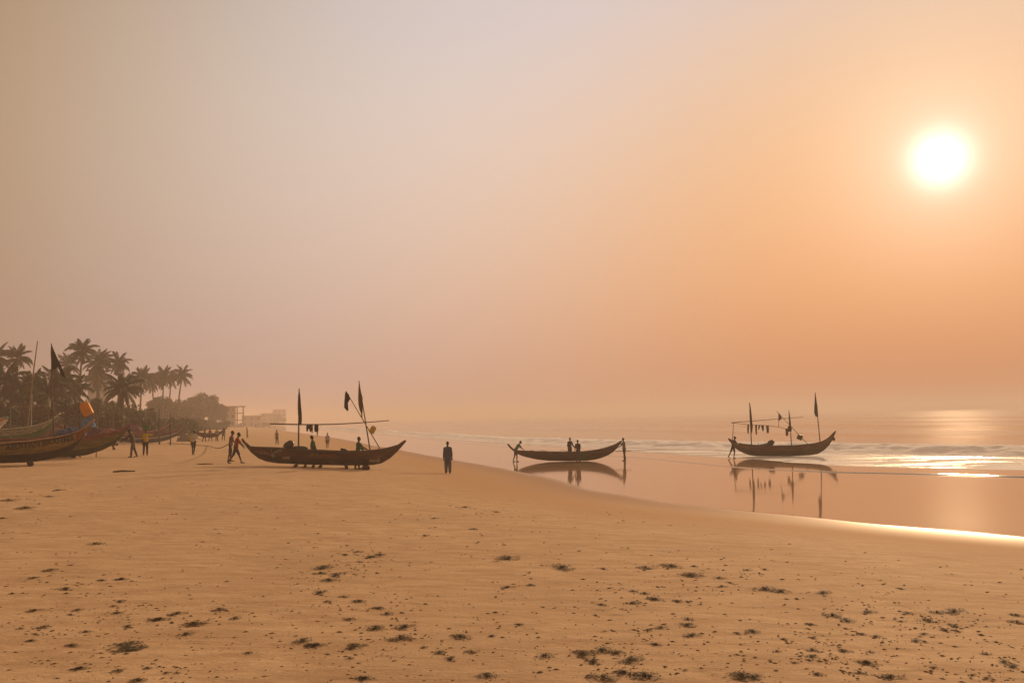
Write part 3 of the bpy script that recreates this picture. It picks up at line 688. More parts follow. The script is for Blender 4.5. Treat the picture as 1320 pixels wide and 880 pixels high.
H_Bb = hull_mat('dark_green_hull', (0.016, 0.022, 0.014), (0.04, 0.055, 0.03)); S_Bb = hull_mat('olive_yellow_paint', (0.075, 0.058, 0.018), (0.16, 0.12, 0.04), 3.0)
aB = ground_px(112, 590.0)
bB = Boat('olive and green canoe behind the yellow lettered one', aB,
    [(-120, 556), (-105, 561), (-60, 565), (0, 566), (40, 565.5), (90, 563.2), (120, 560.5), (140, 557.6), (152, 555), (160, 551.5), (168.5, 546)],
    [(-120, 558), (-110, 570), (-90, 582), (-50, 588), (0, 590), (60, 590), (90, 589), (112, 586.4), (132, 580), (146, 573), (156, 564), (163, 555), (168.5, 547.5)],
    0.85, H_Bb, S_Bb, cm((0.20, 0.075, 0.06), 0.8, 0.3), strake=(0.42, 0.80), thwarts=4)
mb = MB(); xs = bB.xs; vs = []; fs = []
for x in xs:
    zg, zk, hb = bB.zg(x), bB.zk(x), bB.hb(x)
    for jj in range(4):
        u = 0.81 + 0.15 * jj / 3; vs.append((x, -(hb * u ** 0.55 + 0.016), zk + (zg - zk) * u ** 1.3))
for i in range(len(xs) - 1):
    for jj in range(3): fs.append((i * 4 + jj, (i + 1) * 4 + jj, (i + 1) * 4 + jj + 1, i * 4 + jj + 1))
mb.add(vs, fs); mb.build('top_band', cm((0.17, 0.06, 0.055), 0.8, 0.4, 3), bB.root)

aC = at_depth(10, 572, 78); aC.z = gz(aC.x, aC.y)
bC = Boat('green canoe with pale patterned rail, behind the yellow lettered one', aC,
    [(-85, 545), (-70, 550), (-40, 553), (0, 553.5), (15, 552.6), (30, 551), (45, 548.6), (58, 544.8), (66, 541), (72, 537), (78, 532.5)],
    [(-85, 547), (-75, 558), (-55, 567), (-20, 571.5), (20, 571), (40, 567.5), (54, 561), (63, 553), (70, 544), (78, 534)],
    0.7, hull_mat('green_hull', (0.02, 0.06, 0.028), (0.05, 0.12, 0.05)), hull_mat('pale_pattern', (0.07, 0.085, 0.06), (0.33, 0.31, 0.26), 6.0), cm((0.40, 0.40, 0.34), 0.7, 0.3), strake=(0.62, 0.95), thwarts=3)
aS = at_depth(-14, 574, 70); aS.z = gz(aS.x, aS.y)
bS = Boat('white skiff bow with red and green trim', aS, [(-100, 543), (-80, 543.5), (-50, 543), (-25, 542), (-5, 539.5), (6, 537), (10.5, 539)], [(-100, 549), (-80, 562), (-50, 568), (-25, 568), (-8, 560), (3, 549), (10.5, 541.5)],
    0.75, hull_mat('white_paint', (0.38, 0.35, 0.30), (0.62, 0.58, 0.5)), hull_mat('red_trim', (0.25, 0.08, 0.06), (0.4, 0.2, 0.14)), cm((0.05, 0.16, 0.07), 0.7, 0.3), strake=(0.7, 0.9), thwarts=2, name='skiff')
aD = ground_px(195, 571.8)
bD = Boat('blue, white and maroon canoe beached beyond the man in yellow', aD,
    [(140, 553), (146, 557.5), (155, 560.2), (170, 561.4), (190, 561), (207, 559.2), (220, 556.8), (230, 554), (239, 549.5)],
    [(140, 555), (146, 562), (155, 568), (170, 570.8), (190, 571.2), (205, 569.6), (217, 566.6), (227, 562), (234, 556), (239, 551)],
    0.8, hull_mat('blue_hull', (0.03, 0.045, 0.10), (0.08, 0.10, 0.17)), hull_mat('white_band', (0.25, 0.23, 0.22), (0.45, 0.42, 0.40), 4), cm((0.28, 0.10, 0.08), 0.8, 0.3), strake=(0.58, 0.80), thwarts=3)
aD2 = at_depth(190, 568, aD.xy.length + 5.5); aD2.z = gz(aD2.x, aD2.y)
bD2 = Boat('maroon canoe side by side with the blue and white one', aD2,
    [(120, 549), (130, 553), (150, 556), (175, 557), (195, 555.5), (206, 553), (214, 549.5), (221, 545)],
    [(120, 551), (130, 560), (150, 567), (175, 568), (195, 565.5), (206, 560), (214, 553.5), (221, 546.5)],
    0.75, hull_mat('maroon_hull', (0.06, 0.02, 0.022), (0.14, 0.05, 0.045)), hull_mat('pink_band', (0.18, 0.07, 0.07), (0.35, 0.2, 0.18), 4), cm((0.35, 0.26, 0.22), 0.8, 0.3), strake=(0.7, 0.93), thwarts=3)
aE = at_depth(268, 565, 112); aE.z = gz(aE.x, aE.y)
bE = Boat('brown canoe far along the beach with people round it', aE,
    [(248, 554), (253, 556.6), (262, 558.2), (275, 558.4), (284, 556.6), (290, 552.8)], [(248, 555.5), (253, 560.5), (262, 563.6), (275, 563.6), (284, 560), (290, 554.5)],
    0.7, hull_mat('far_brown_hull', (0.04, 0.025, 0.02), (0.09, 0.055, 0.045)), hull_mat('far_red_band', (0.10, 0.04, 0.035), (0.16, 0.07, 0.06)), M_WOOD, thwarts=2)
DB = aB.xy.length + 1.5
# poles and flags standing among the upper-beach canoes
def stand_pole(name, label, D, a, b, r, M, r2=None, cat='pole'):
    A = at_depth(*a, D); B = at_depth(*b, D); A.z = min(A.z, gz(A.x, A.y) - 0.1) if True else A.z
    root = empty(name, (A.x, A.y, gz(A.x, A.y)), 0, label, cat); k = 8; o = root.location
    A.z = gz(A.x, A.y) - 0.1; mb = MB(); mb.tube([A.lerp(B, i / k) - Vector(o) + Vector((0.03 * math.sin(i), 0.02 * math.cos(i * 1.3), 0)) for i in range(k + 1)], [r + ((r2 or r * 0.5) - r) * i / k for i in range(k + 1)], 8)
    mb.build('pole', M, root); return root
stand_pole('bamboo_pole', 'tall leaning bamboo pole behind the green canoe', 80, (32, 556), (48, 439.5), 0.075, M_BAMBOO)
stand_pole('banded_pole', 'white banded upright pole behind the green canoe', 82, (41, 556), (41, 508), 0.05, cm((0.34, 0.33, 0.30), 0.7, 0.5, 2.5))
stand_pole('green_pole', 'greenish upright pole beside the white skiff', 76, (14.5, 562), (13.5, 524), 0.06, cm((0.10, 0.16, 0.11), 0.8, 0.3))
stand_pole('bamboo_pole', 'thin dark pole beyond the maroon canoe', 92, (219.5, 560), (219.5, 533), 0.07, cm((0.02, 0.02, 0.024), 0.8, 0.3))
stand_pole('bamboo_pole', 'dull green post beyond the maroon canoe', 95, (205.5, 560), (205, 526.5), 0.09, cm((0.03, 0.06, 0.05), 0.8, 0.3))
stand_pole('bamboo_pole', 'pale upright stick behind the olive canoe', 82, (146, 562), (146, 530.5), 0.06, cm((0.16, 0.115, 0.08), 0.8, 0.3))
fr = stand_pole('flag_pole', 'pole flying a big black flag above the canoes', DB, (70.5, 566), (65.8, 442.5), 0.06, M_POLE, cat='flag')
mb = MB(); rows = [(444, 66, 66.8), (449, 65.4, 68.5), (456, 65.2, 71.6), (464, 65.8, 74.8), (470, 66.2, 77), (476, 67.2, 70.6)]; rows2 = [(462, 70.5, 74.4), (470, 73.5, 78.2), (476, 76, 80.6), (482, 78.4, 83.2), (486, 80.8, 84.4)]
for rr in (rows, rows2):
    vs = []; n = 5
    for i, (py, xl, xr) in enumerate(rr):
        for q in range(n + 1):
            P = at_depth(xl + (xr - xl) * q / n, py, DB + 0.1 * math.sin(q * 1.7 + i)); vs.append(P - fr.location)
    mb.add(vs, [(i * (n + 1) + q, i * (n + 1) + q + 1, (i + 1) * (n + 1) + q + 1, (i + 1) * (n + 1) + q) for i in range(len(rr) - 1) for q in range(n)])
mb.build('flag', cm((0.010, 0.009, 0.010), 0.9, 0.3), fr)
pj = stand_pole('mast_pole', 'dark pole rising behind the olive canoe beside the orange can', DB, (103.5, 562), (103, 505), 0.05, M_POLE)
jerrycan(at_depth(111.5, 527.5, DB - 0.4), (0.58, 0.36, 0.86), (0.0, -0.45, 0.2), cm((0.62, 0.22, 0.006), 0.45, 0.15), 'bright orange jerrycan hung on a pole above the olive canoe')
stand = stand_pole('drying_rail', 'pale horizontal rail on props behind the olive canoe', DB, (62, 562), (62, 533.5), 0.03, M_BAMBOO, cat='rail')
mb = MB(); mb.tube([at_depth(px, py, DB) - Vector(stand.location) for px, py in ((40, 531), (62, 533.5), (90, 535.5), (136, 536.5))], 0.028, 6); mb.build('rail', M_BAMBOO, stand)
mb = MB(); q0 = at_depth(125, 536.3, DB); mb.tube([Vector((q0.x, q0.y, gz(q0.x, q0.y) - 0.05)) - Vector(stand.location), q0 - Vector(stand.location)], 0.03, 6); mb.build('prop', M_BAMBOO, stand)
# net and cloth heaps in and behind the beached canoes
heaps = [(bA, 92, 551.5, 0.3, (0.75, 0.5, 0.4), (0.07, 0.10, 0.2), 'cloth_bundle', 'blue cloth bundle behind the yellow canoe rail', 'bundle'), (bB, 104, 550, 0.2, (0.95, 0.6, 0.55), (0.13, 0.07, 0.065), 'net_heap', 'rust brown net heap behind the red bow panel', 'net'),
    (bB, 122, 552, 0.2, (1.1, 0.6, 0.5), (0.10, 0.06, 0.08), 'net_heap', 'purplish net heap piled in the olive canoe', 'net'), (bB, 138, 552.5, 0.1, (0.8, 0.5, 0.35), (0.21, 0.10, 0.10), 'net_heap', 'pinkish net heap near the olive canoe bow', 'net'),
    (bB, 113, 540, 0.35, (0.45, 0.4, 0.75), (0.09, 0.16, 0.30), 'cloth_bundle', 'bright blue cloth bundle under the orange can', 'bundle'), (bC, 8, 548, 0.0, (1.6, 0.6, 0.6), (0.09, 0.06, 0.05), 'net_heap', 'dark brown net heap in the green canoe', 'net'),
    (bC, 70, 551, 2.5, (1.8, 1.0, 0.9), (0.12, 0.07, 0.055), 'net_heap', 'brown net heap below the green canoe bow', 'net'), (bD, 186, 555.5, 0.1, (1.5, 0.6, 0.4), (0.16, 0.055, 0.055), 'net_heap', 'maroon net heap in the blue and white canoe', 'net'),
    (bD, 205, 555.2, 0.1, (1.0, 0.5, 0.32), (0.12, 0.05, 0.05), 'net_heap', 'small dull red net heap towards the blue canoe bow', 'net'), (bD2, 172, 548.5, 0.2, (0.9, 0.6, 0.6), (0.13, 0.045, 0.09), 'net_heap', 'plum coloured net heap in the maroon canoe', 'net'),
    (bD2, 240, 560.5, 6.0, (0.9, 0.7, 0.5), (0.17, 0.15, 0.14), 'net_heap', 'greyish net heap beyond the blue canoe bow', 'net')]
for i, (bo, px, py, off, r, c, nm, lb, ct) in enumerate(heaps):
    P = bo.wpos(px, py, off); g = gz(P.x, P.y); base = P.z - r[2]; rz = r[2]
    if off >= 1.4: rz = P.z - g; base = g - 0.02
    lump((P.x, P.y, base), (r[0], r[1], rz), cm(c, 0.95, 0.45, 6, 0.6), nm, lb, ct, seed=i, amp=0.13, rz=bo.phi)

# ------------------------------------------------------------------ people
def person(label, loc, yaw, H=1.7, lean=4, aL=(5, 8, 12), aR=(-5, 8, 12), lL=(6, 4), lR=(-8, 4), shirt=(0.1, 0.1, 0.1), legs=(0.03, 0.03, 0.04), shorts=False, tunic=False, group=None, head=0, hat=None, bare=False, lift=0.0, wide=1.0, scarf=None, longsleeve=False, baggy=1.0):
    k = H / 1.72; side = (-1, 1)
    la = RAD(lean); d = Vector((0, math.sin(la), math.cos(la))); pel = Vector((0, 0, 0))
    Mt = Matrix.Rotation(-la, 3, 'X')
    def legchain(sd, l):
        a, kn = RAD(l[0]), RAD(l[1]); hip = Vector((sd * 0.095, 0, -0.03)); knee = hip + Vector((sd * 0.01, math.sin(a), -math.cos(a))) * 0.43
        ank = knee + Vector((0, math.sin(a - kn), -math.cos(a - kn))) * 0.42; return hip, knee, ank, a - kn
    LG = [legchain(-1, lL), legchain(1, lR)]; low = min(g[2].z for g in LG); pz = -low + 0.075
    up = Vector((0, 0, pz))
    sh = pel + d * 0.50; neck = pel + d * 0.56; hd = neck + Matrix.Rotation(-RAD(head), 3, 'X') @ (d * 0.15) + Vector((0, 0.015, 0))
    def arm(sd, a):
        s0 = sh + Vector((sd * 0.172, 0, -0.045)); f, ab, el = RAD(a[0]), RAD(a[1]), RAD(a[2])
        u = Vector((sd * math.sin(ab), math.sin(f) * math.cos(ab), -math.cos(f) * math.cos(ab))); e = s0 + u * 0.29
        v = Vector((sd * math.sin(ab) * 0.6, math.sin(f + el) * math.cos(ab), -math.cos(f + el) * math.cos(ab))).normalized(); w = e + v * 0.25; return s0, e, w, v
    AR = [arm(-1, aL), arm(1, aR)]
    def T(p): return (Vector(p) + up) * k
    root = empty('person', loc, yaw, label, 'person', group); root.location.z += lift
    b = MB(); E_ = lambda c, r, M=None: b.ell(T(c), [q * k for q in r], M); Cp = lambda a, c, ra, rb: b.capsule(T(a), T(c), ra * k, rb * k)
    E_(pel + d * 0.36, (0.155, 0.105, 0.19), Mt); E_(pel + d * 0.16, (0.135, 0.095, 0.16), Mt); E_(pel + d * 0.0, (0.15, 0.11, 0.12), Mt)
    Cp(sh, sh + Vector((0.14, 0, -0.045)), 0.065, 0.055); Cp(sh, sh + Vector((-0.14, 0, -0.045)), 0.065, 0.055); Cp(pel + d * 0.48, hd - d * 0.05, 0.062, 0.052)
    Mh = Matrix.Rotation(-la * 0.6 - RAD(head), 3, 'X')
    E_(hd, (0.074, 0.093, 0.112), Mh); E_(hd + Mh @ Vector((0, 0.028, -0.062)), (0.052, 0.062, 0.06), Mh); E_(hd + Mh @ Vector((0, 0.1, -0.02)), (0.016, 0.02, 0.028), Mh); E_(hd + Mh @ Vector((0, 0.086, 0.022)), (0.05, 0.016, 0.014), Mh); E_(hd + Mh @ Vector((0, 0.088, -0.062)), (0.026, 0.014, 0.012), Mh)
    for sd in side: E_(hd + Mh @ Vector((sd * 0.077, -0.005, -0.01)), (0.014, 0.022, 0.032), Mh)
    for sd, (s0, e, w, v) in zip(side, AR):
        Cp(s0, e, 0.052, 0.04); Cp(e, w, 0.04, 0.027); pc = w + v * 0.055; Q = v.to_track_quat('Z', 'X').to_matrix(); E_(pc, (0.02, 0.04, 0.055), Q)
        for q in range(4):
            f0 = pc + Q @ Vector((0, (q - 1.5) * 0.023, 0.045)); f1 = f0 + Q @ Vector((-0.008, (q - 1.5) * 0.004, 0.035 + 0.006 * (1.5 - abs(q - 1.6)))); f2 = f1 + Q @ Vector((-0.02, 0, 0.026)); Cp(f0, f1, 0.0105, 0.0095); Cp(f1, f2, 0.0095, 0.008)
        t0 = pc + Q @ Vector((-0.006, 0.03, -0.015)); t1 = t0 + Q @ Vector((-0.02, 0.03, 0.035)); Cp(t0, t1, 0.013, 0.010); Cp(t1, t1 + Q @ Vector((-0.01, 0.004, 0.028)), 0.010, 0.008)
    for sd, (hp, kn, an, sa) in zip(side, LG):
        Cp(hp, kn, 0.085, 0.055); Cp(kn, kn.lerp(an, 0.35), 0.054, 0.056); Cp(kn.lerp(an, 0.35), an, 0.056, 0.035)
        ft = Vector((sd * 0.02, 1, 0)).normalized(); pit = min(0.0, sa) * 0.6; ft = Vector((ft.x, math.cos(pit), math.sin(pit) * 1.0)).normalized()
        Cp(an + Vector((0, -0.03, -0.04)), an + ft * 0.13 + Vector((0, 0, -0.045)), 0.036, 0.03); Cp(an + ft * 0.12 + Vector((0, 0, -0.048)), an + ft * 0.175 + Vector((0, 0, -0.052)), 0.031, 0.022)
    def rm(mbx, name, M, vox):
        o = mbx.build(name, M, root); md = o.modifiers.new('surface', 'REMESH'); md.mode = 'VOXEL'; md.voxel_size = vox; md.use_smooth_shade = True
        sm = o.modifiers.new('smooth', 'SMOOTH'); sm.factor = 0.5; sm.iterations = 2; return o
    rm(b, 'body', M_SKIN, 0.0135 * k)
    b = MB(); E_ = lambda c, r, M=None: b.ell(T(c), [q * k for q in r], M)
    E_(hd + Mh @ Vector((0, -0.012, 0.018)), (0.081, 0.095, 0.105), Mh); b.build('hair', M_HAIR, root)
    if not bare:
        b = MB(); E_ = lambda c, r, M=None: b.ell(T(c), [q * k for q in r], M); Cp = lambda a, c, ra, rb: b.capsule(T(a), T(c), ra * k, rb * k)
        w_ = wide
        E_(pel + d * 0.36, (0.175 * w_, 0.13 * w_, 0.2), Mt); E_(pel + d * 0.16, (0.165 * w_, 0.125 * w_, 0.19), Mt); E_(pel + d * 0.02, (0.172 * w_, 0.135 * w_, 0.13), Mt); Cp(sh - Vector((0, 0, 0.01)), sh + Vector((0.145, 0, -0.055)), 0.075, 0.066); Cp(sh - Vector((0, 0, 0.01)), sh + Vector((-0.145, 0, -0.055)), 0.075, 0.066)
        if tunic: Cp(pel + d * 0.1, pel + Vector((0, -0.01, -0.20)), 0.15, 0.165)
        for (s0, e, w, v) in AR:
            Cp(s0, s0.lerp(e, 0.85), 0.066, 0.060)
            if tunic or longsleeve: Cp(e, e.lerp(w, 0.85), 0.064, 0.055)
        rm(b, 'shirt', cm(shirt, 0.9, 0.3, 7, 0.3), 0.019 * k)
    b = MB(); E_ = lambda c, r, M=None: b.ell(T(c), [q * k for q in r], M); Cp = lambda a, c, ra, rb: b.capsule(T(a), T(c), ra * k, rb * k)
    E_(pel + d * 0.0, (0.165, 0.125, 0.125), Mt)
    for (hp, kn, an, sa) in LG:
        Cp(hp, kn if not shorts else hp.lerp(kn, 0.9), 0.102, 0.078 * baggy)
        if not shorts: Cp(kn, kn.lerp(an, 0.9), 0.078 * baggy, 0.062 * baggy)
    rm(b, 'shorts' if shorts else 'trousers', cm(legs, 0.9, 0.3, 7, 0.3), 0.019 * k)
    if hat == 'basin':
        b = MB(); c0 = T(hd + Vector((0, 0, 0.11))); prof = [(0.02, 0.0), (0.15, 0.0), (0.19, 0.06), (0.25, 0.26), (0.265, 0.265), (0.235, 0.25), (0.16, 0.05), (0.02, 0.045)]
        n = 20; vs = [(c0.x + r * math.cos(2 * math.pi * q / n), c0.y + r * math.sin(2 * math.pi * q / n), c0.z + z) for r, z in prof for q in range(n)]
        b.add(vs, [(i * n + q, i * n + (q + 1) % n, (i + 1) * n + (q + 1) % n, (i + 1) * n + q) for i in range(len(prof) - 1) for q in range(n)])
        hb_ = b.build('basin', cm((0.02, 0.15, 0.06), 0.5, 0.25)); R = Matrix.Rotation(yaw, 4, 'Z'); hb_.location = Vector(root.location); hb_.rotation_euler.z = yaw
        tag(hb_, 'green basin carried on the head of the man in yellow', 'basin')
    if hat == 'cap':
        b = MB(); b.ell(T(hd + Mh @ Vector((0, 0, 0.05))), [0.088 * k, 0.1 * k, 0.075 * k], Mh); b.box(T(hd + Mh @ Vector((0, 0.12, 0.04))), (0.06 * k, 0.05 * k, 0.008)); b.build('cap', cm((0.25, 0.24, 0.22), 0.9, 0.2), root)
    if scarf:
        b = MB(); s0 = AR[0][0]; b.capsule(T(s0 + Vector((0, 0.02, 0.05))), T(pel + Vector((-0.2, 0.02, -0.02))), 0.075 * k, 0.10 * k); b.capsule(T(s0 + Vector((0.05, -0.03, 0.06))), T(pel + Vector((-0.14, -0.08, 0.05))), 0.07 * k, 0.09 * k); rm(b, 'shoulder_cloth', cm(scarf, 0.9, 0.3), 0.02)
    return root
def stand(label, px, foot, top, yaw, **kw):
    P = ground_px(px, foot); D = P.xy.length; H = kw.pop('H', None) or max(1.52, min(1.86, (foot - top) * D / F_PX)); return person(label, P, yaw, H, **kw)
FACE_R, FACE_L, AWAY, TOWARD = -math.pi / 2, math.pi / 2, 0.0, math.pi
stand('person in dark blue smock and trousers walking alone on the sand', 577.5, 610.3, 570, AWAY + 0.15, H=1.76, shirt=(0.05, 0.06, 0.12), legs=(0.075, 0.095, 0.13), baggy=1.3, tunic=True, aL=(-5, 7, 8), aR=(4, 8, 14), lL=(4, 3), lR=(-6, 8), wide=1.0)
stand('person in red shirt and dark shorts straining at the canoe end', 303.8, 597.2, 558.5, FACE_R + 0.25, H=1.76, lean=12, shirt=(0.22, 0.048, 0.02), legs=(0.022, 0.02, 0.024), shorts=True, aL=(35, 6, 8), aR=(30, 8, 10), lL=(24, 6), lR=(-18, 18))
stand('person in rust brown shirt half hidden by the one in red', 297.0, 594.6, 559.5, FACE_R + 0.35, H=1.76, lean=8, shirt=(0.11, 0.04, 0.028), legs=(0.02, 0.018, 0.022), shorts=True, aL=(25, 8, 10), aR=(-25, 10, 40), lL=(4, 4), lR=(-6, 6))
stand('person in yellow shirt with one arm out, basin on head', 187.5, 586.6, 556.5, FACE_L + 2.2, H=1.68, shirt=(0.42, 0.30, 0.008), legs=(0.022, 0.018, 0.03), aL=(10, 78, 6), aR=(-6, 8, 8), lL=(3, 3), lR=(-6, 3), hat='basin')
stand('person in white shirt with yellow cloth over one shoulder', 249.5, 586.0, 556.5, AWAY - 0.2, H=1.7, shirt=(0.45, 0.43, 0.42), legs=(0.03, 0.035, 0.035), shorts=True, scarf=(0.42, 0.30, 0.02), aL=(2, 12, 10), aR=(20, 8, 60), lL=(4, 3), lR=(-8, 4), hat='cap')
stand('person in dark brown clothes bending beside the olive bow', 171, 589.3, 553, FACE_L + 0.5, H=1.78, lean=16, shirt=(0.05, 0.038, 0.032), legs=(0.075, 0.06, 0.06), aL=(50, 10, 20), aR=(40, 8, 20), lL=(10, 6), lR=(-14, 6), longsleeve=True, wide=1.1)
stand('person in pale top crouching below the olive bow', 151, 579.5, 566, FACE_L + 0.4, H=1.6, lean=38, shirt=(0.26, 0.2, 0.18), legs=(0.10, 0.02, 0.025), aL=(60, 10, 20), aR=(60, 10, 20), lL=(95, 125), lR=(85, 120))
# around and in the canoe on rollers
stand('person in green top standing against the canoe on rollers', 461.5, 604.2, 564.6, FACE_R + 0.5, H=1.72, shirt=(0.025, 0.10, 0.028), legs=(0.026, 0.024, 0.028), aL=(30, 8, 30), aR=(38, 8, 25), lL=(8, 4), lR=(-10, 8), longsleeve=True)
def inboat(label, b, px, top, off, yaw, H, **kw):
    p = b.wpos(px, top, off); r = person(label, (p.x, p.y, 0), yaw, H, **kw); floor_z = b.A.z + b.zk(b.loc(px, top, off)[0]) + 0.1
    r.location.z = p.z - H * kw.get('hf', 0.985); return r
def put(label, b, px, top, off, yaw, H, frac, **kw):
    p = b.wpos(px, top, off); r = person(label, (p.x, p.y, p.z - H * frac), yaw, H, **kw); return r
put('person in green and grey leaning inside the canoe on rollers', b1, 405.5, 565.3, 0.15, FACE_R + 0.4, 1.62, 0.80, lean=-14, shirt=(0.03, 0.085, 0.04), legs=(0.05, 0.05, 0.055), aL=(-10, 10, 15), aR=(-12, 10, 15), lL=(60, 60), lR=(55, 60))
mb = MB(); A = b1.wpos(464.5, 575.5, -0.9); B_ = b1.wpos(478, 580.8, -0.6); mb.tube([A, A.lerp(B_, 0.5), B_], [0.028, 0.028, 0.022], 7); o = mb.build('paddle_shaft', M_BAMBOO); tag(o, 'thin pole held from the person in green to the canoe on rollers', 'pole')
# around the plain canoe
pl = stand('person in bright green top bending over the end of the plain canoe', 665, 594.8, 569.5, FACE_R + 0.2, H=1.74, lean=34, shirt=(0.04, 0.17, 0.10), legs=(0.03, 0.032, 0.045), shorts=True, aL=(40, 6, 15), aR=(35, 6, 15), lL=(-8, 10), lR=(10, 12), wide=1.08)
put('person in maroon top standing inside the plain canoe', b2, 734.2, 564.8, 0.1, TOWARD + 0.5, 1.66, 0.99, shirt=(0.055, 0.02, 0.022), legs=(0.03, 0.026, 0.026), aL=(8, 16, 40), aR=(5, 14, 40), lL=(2, 2), lR=(-2, 2), longsleeve=True)
stand('bare-shouldered person standing at the near side of the plain canoe', 745.6, 595.8, 569.3, AWAY + 0.3, H=1.7, shirt=(0.035, 0.03, 0.04), legs=(0.045, 0.042, 0.045), aL=(2, 10, 10), aR=(10, 8, 20), lL=(3, 3), lR=(-4, 3))
stand('person in pale shirt holding the tip of the plain canoe', 805, 593.6, 565.5, FACE_L + 0.3, H=1.76, shirt=(0.20, 0.17, 0.15), legs=(0.028, 0.024, 0.024), aL=(70, 8, 15), aR=(25, 8, 40), lL=(5, 3), lR=(-7, 4))
mb = MB(); A = b2.wpos(793, 581.6, -0.1); B_ = b2.wpos(813.5, 580.9, -0.1); mb.tube([A, B_], [0.03, 0.025], 7); tag(mb.build('push_pole', M_BAMBOO), 'short pole held level by the person in the pale shirt', 'pole')
# at the surf canoe
stand('dark figure leaning on the end of the canoe in the surf', 945.6, 590.4, 561, FACE_R + 0.2, H=1.74, lean=14, shirt=(0.05, 0.038, 0.034), legs=(0.028, 0.022, 0.022), shorts=True, aL=(30, 12, 50), aR=(25, 10, 40), lL=(-22, 10), lR=(8, 20))
# far along the beach
GF = 'people far along the beach'
stand('tiny person in white top and shorts beyond the canoe on rollers', 422, 577.6, 561.3, AWAY, shirt=(0.32, 0.29, 0.28), legs=(0.06, 0.05, 0.05), shorts=True, group=GF)
stand('tiny reddish figure on the wet sand beyond the outboard motor', 357, 572.5, 564.6, AWAY + 1, shirt=(0.2, 0.08, 0.06), legs=(0.05, 0.03, 0.03), group=GF)
stand('tiny figure in red far behind the pair pushing', 318.6, 564, 558.6, AWAY + 2, shirt=(0.2, 0.05, 0.05), legs=(0.05, 0.04, 0.04), group=GF)
for px, ft, tp, c, lb in ((263.5, 569, 556.5, (0.06, 0.05, 0.05), 'far person in black beside the brown canoe'), (271, 568.5, 555.5, (0.28, 0.07, 0.045), 'far person in red beside the brown canoe'), (279.5, 569, 556, (0.24, 0.22, 0.2), 'far person in pale shirt beside the brown canoe'), (288, 567.5, 555, (0.09, 0.06, 0.05), 'far person in brown at the brown canoe tip')):
    stand(lb, px, ft, tp, random.uniform(0, 6), shirt=c, legs=(0.04, 0.035, 0.035), lL=(12, 4), lR=(-14, 8), group=GF)
put('person in purple sitting among the nets behind the yellow canoe', bA, 84.5, 549, 1.6, TOWARD + 0.3, 1.65, 0.76, shirt=(0.10, 0.08, 0.13), legs=(0.05, 0.05, 0.07), lL=(88, 85), lR=(84, 88))
# hauling rope along the sand
hand = ground_px(297, 594.6) + Vector((-0.15, -0.1, 1.0)); g0 = ground_px(268, 574.9)
rp = [hand.lerp(g0, t) + Vector((0, 0, -0.35 * math.sin(math.pi * t) * (1 - t))) for t in np.linspace(0, 1, 9)]
for px, py in ((262, 574.6), (255, 574.2), (248, 573.4), (241, 572.7), (233, 572.2), (225, 571.9), (216, 571.4)): rp.append(ground_px(px, py))
rp = [Vector((p.x, p.y, max(p.z, gz(p.x, p.y) + 0.03))) for p in rp]
mb = MB(); mb.tube(rp, 0.028, 6); tag(mb.build('hauling_rope', M_ROPE), 'dark hauling rope running along the sand behind the pair in red', 'rope')

# ------------------------------------------------------------------ coconut palms
M_FROND = [mat('palm_frond_%d' % i, c, 0.6, 0.35, 1.5) for i, c in enumerate(((0.045, 0.055, 0.022), (0.055, 0.062, 0.026), (0.075, 0.062, 0.03)))]
def frond_mesh(el, L, droop, seed, M):
    """one feather leaf: arching rachis with two rows of hanging leaflets"""
    rg = random.Random(seed); n = 16; pts = []; p = Vector((0, 0, 0)); a = el
    for i in range(n + 1):
        pts.append(p.copy()); p = p + Vector((math.cos(a), 0.0, math.sin(a))) * (L / n); a -= droop / n * (0.4 + 1.4 * i / n)
    mb = MB(); mb.tube(pts, [0.05 - 0.042 * i / n for i in range(n + 1)], 4)
    vs = []; fs = []
    for i in range(2, n):
        for h in (0, 0.33, 0.66):
            t = (i + h) / n; q = pts[i].lerp(pts[i + 1], h); d = (pts[i + 1] - pts[i]).normalized()
            ll = L * 0.24 * math.sin(math.pi * min(1, t * 0.9 + 0.12)) ** 0.6 * rg.uniform(0.75, 1.1)
            for sd in (-1, 1):
                out = (d * 0.55 + Vector((0, sd, 0)) * 0.75 + Vector((0, 0, -0.42 - 0.5 * rg.random()))).normalized()
                w = d * 0.042; tip = q + out * ll + Vector((0, 0, -0.18 * ll)); mid = q + out * ll * 0.5
                o = len(vs); vs += [q - w * 0.6, q + w * 0.6, mid + w, mid - w, tip]; fs += [(o, o + 1, o + 2, o + 3), (o + 3, o + 2, o + 4)]
    mb.add(vs, fs); return mb.mesh('frond', M, False)
FR = {}
for cls, (el, L, dr) in enumerate(((75, 2.6, 0.9), (52, 3.0, 1.5), (28, 3.1, 1.8), (2, 3.1, 1.5), (-28, 2.9, 1.0), (-58, 2.6, 0.5))):
    FR[cls] = [frond_mesh(RAD(el + q * 7 - 7), L, dr, cls * 10 + q, M_FROND[2 if cls == 5 else (q + cls) % 2]) for q in range(3)]
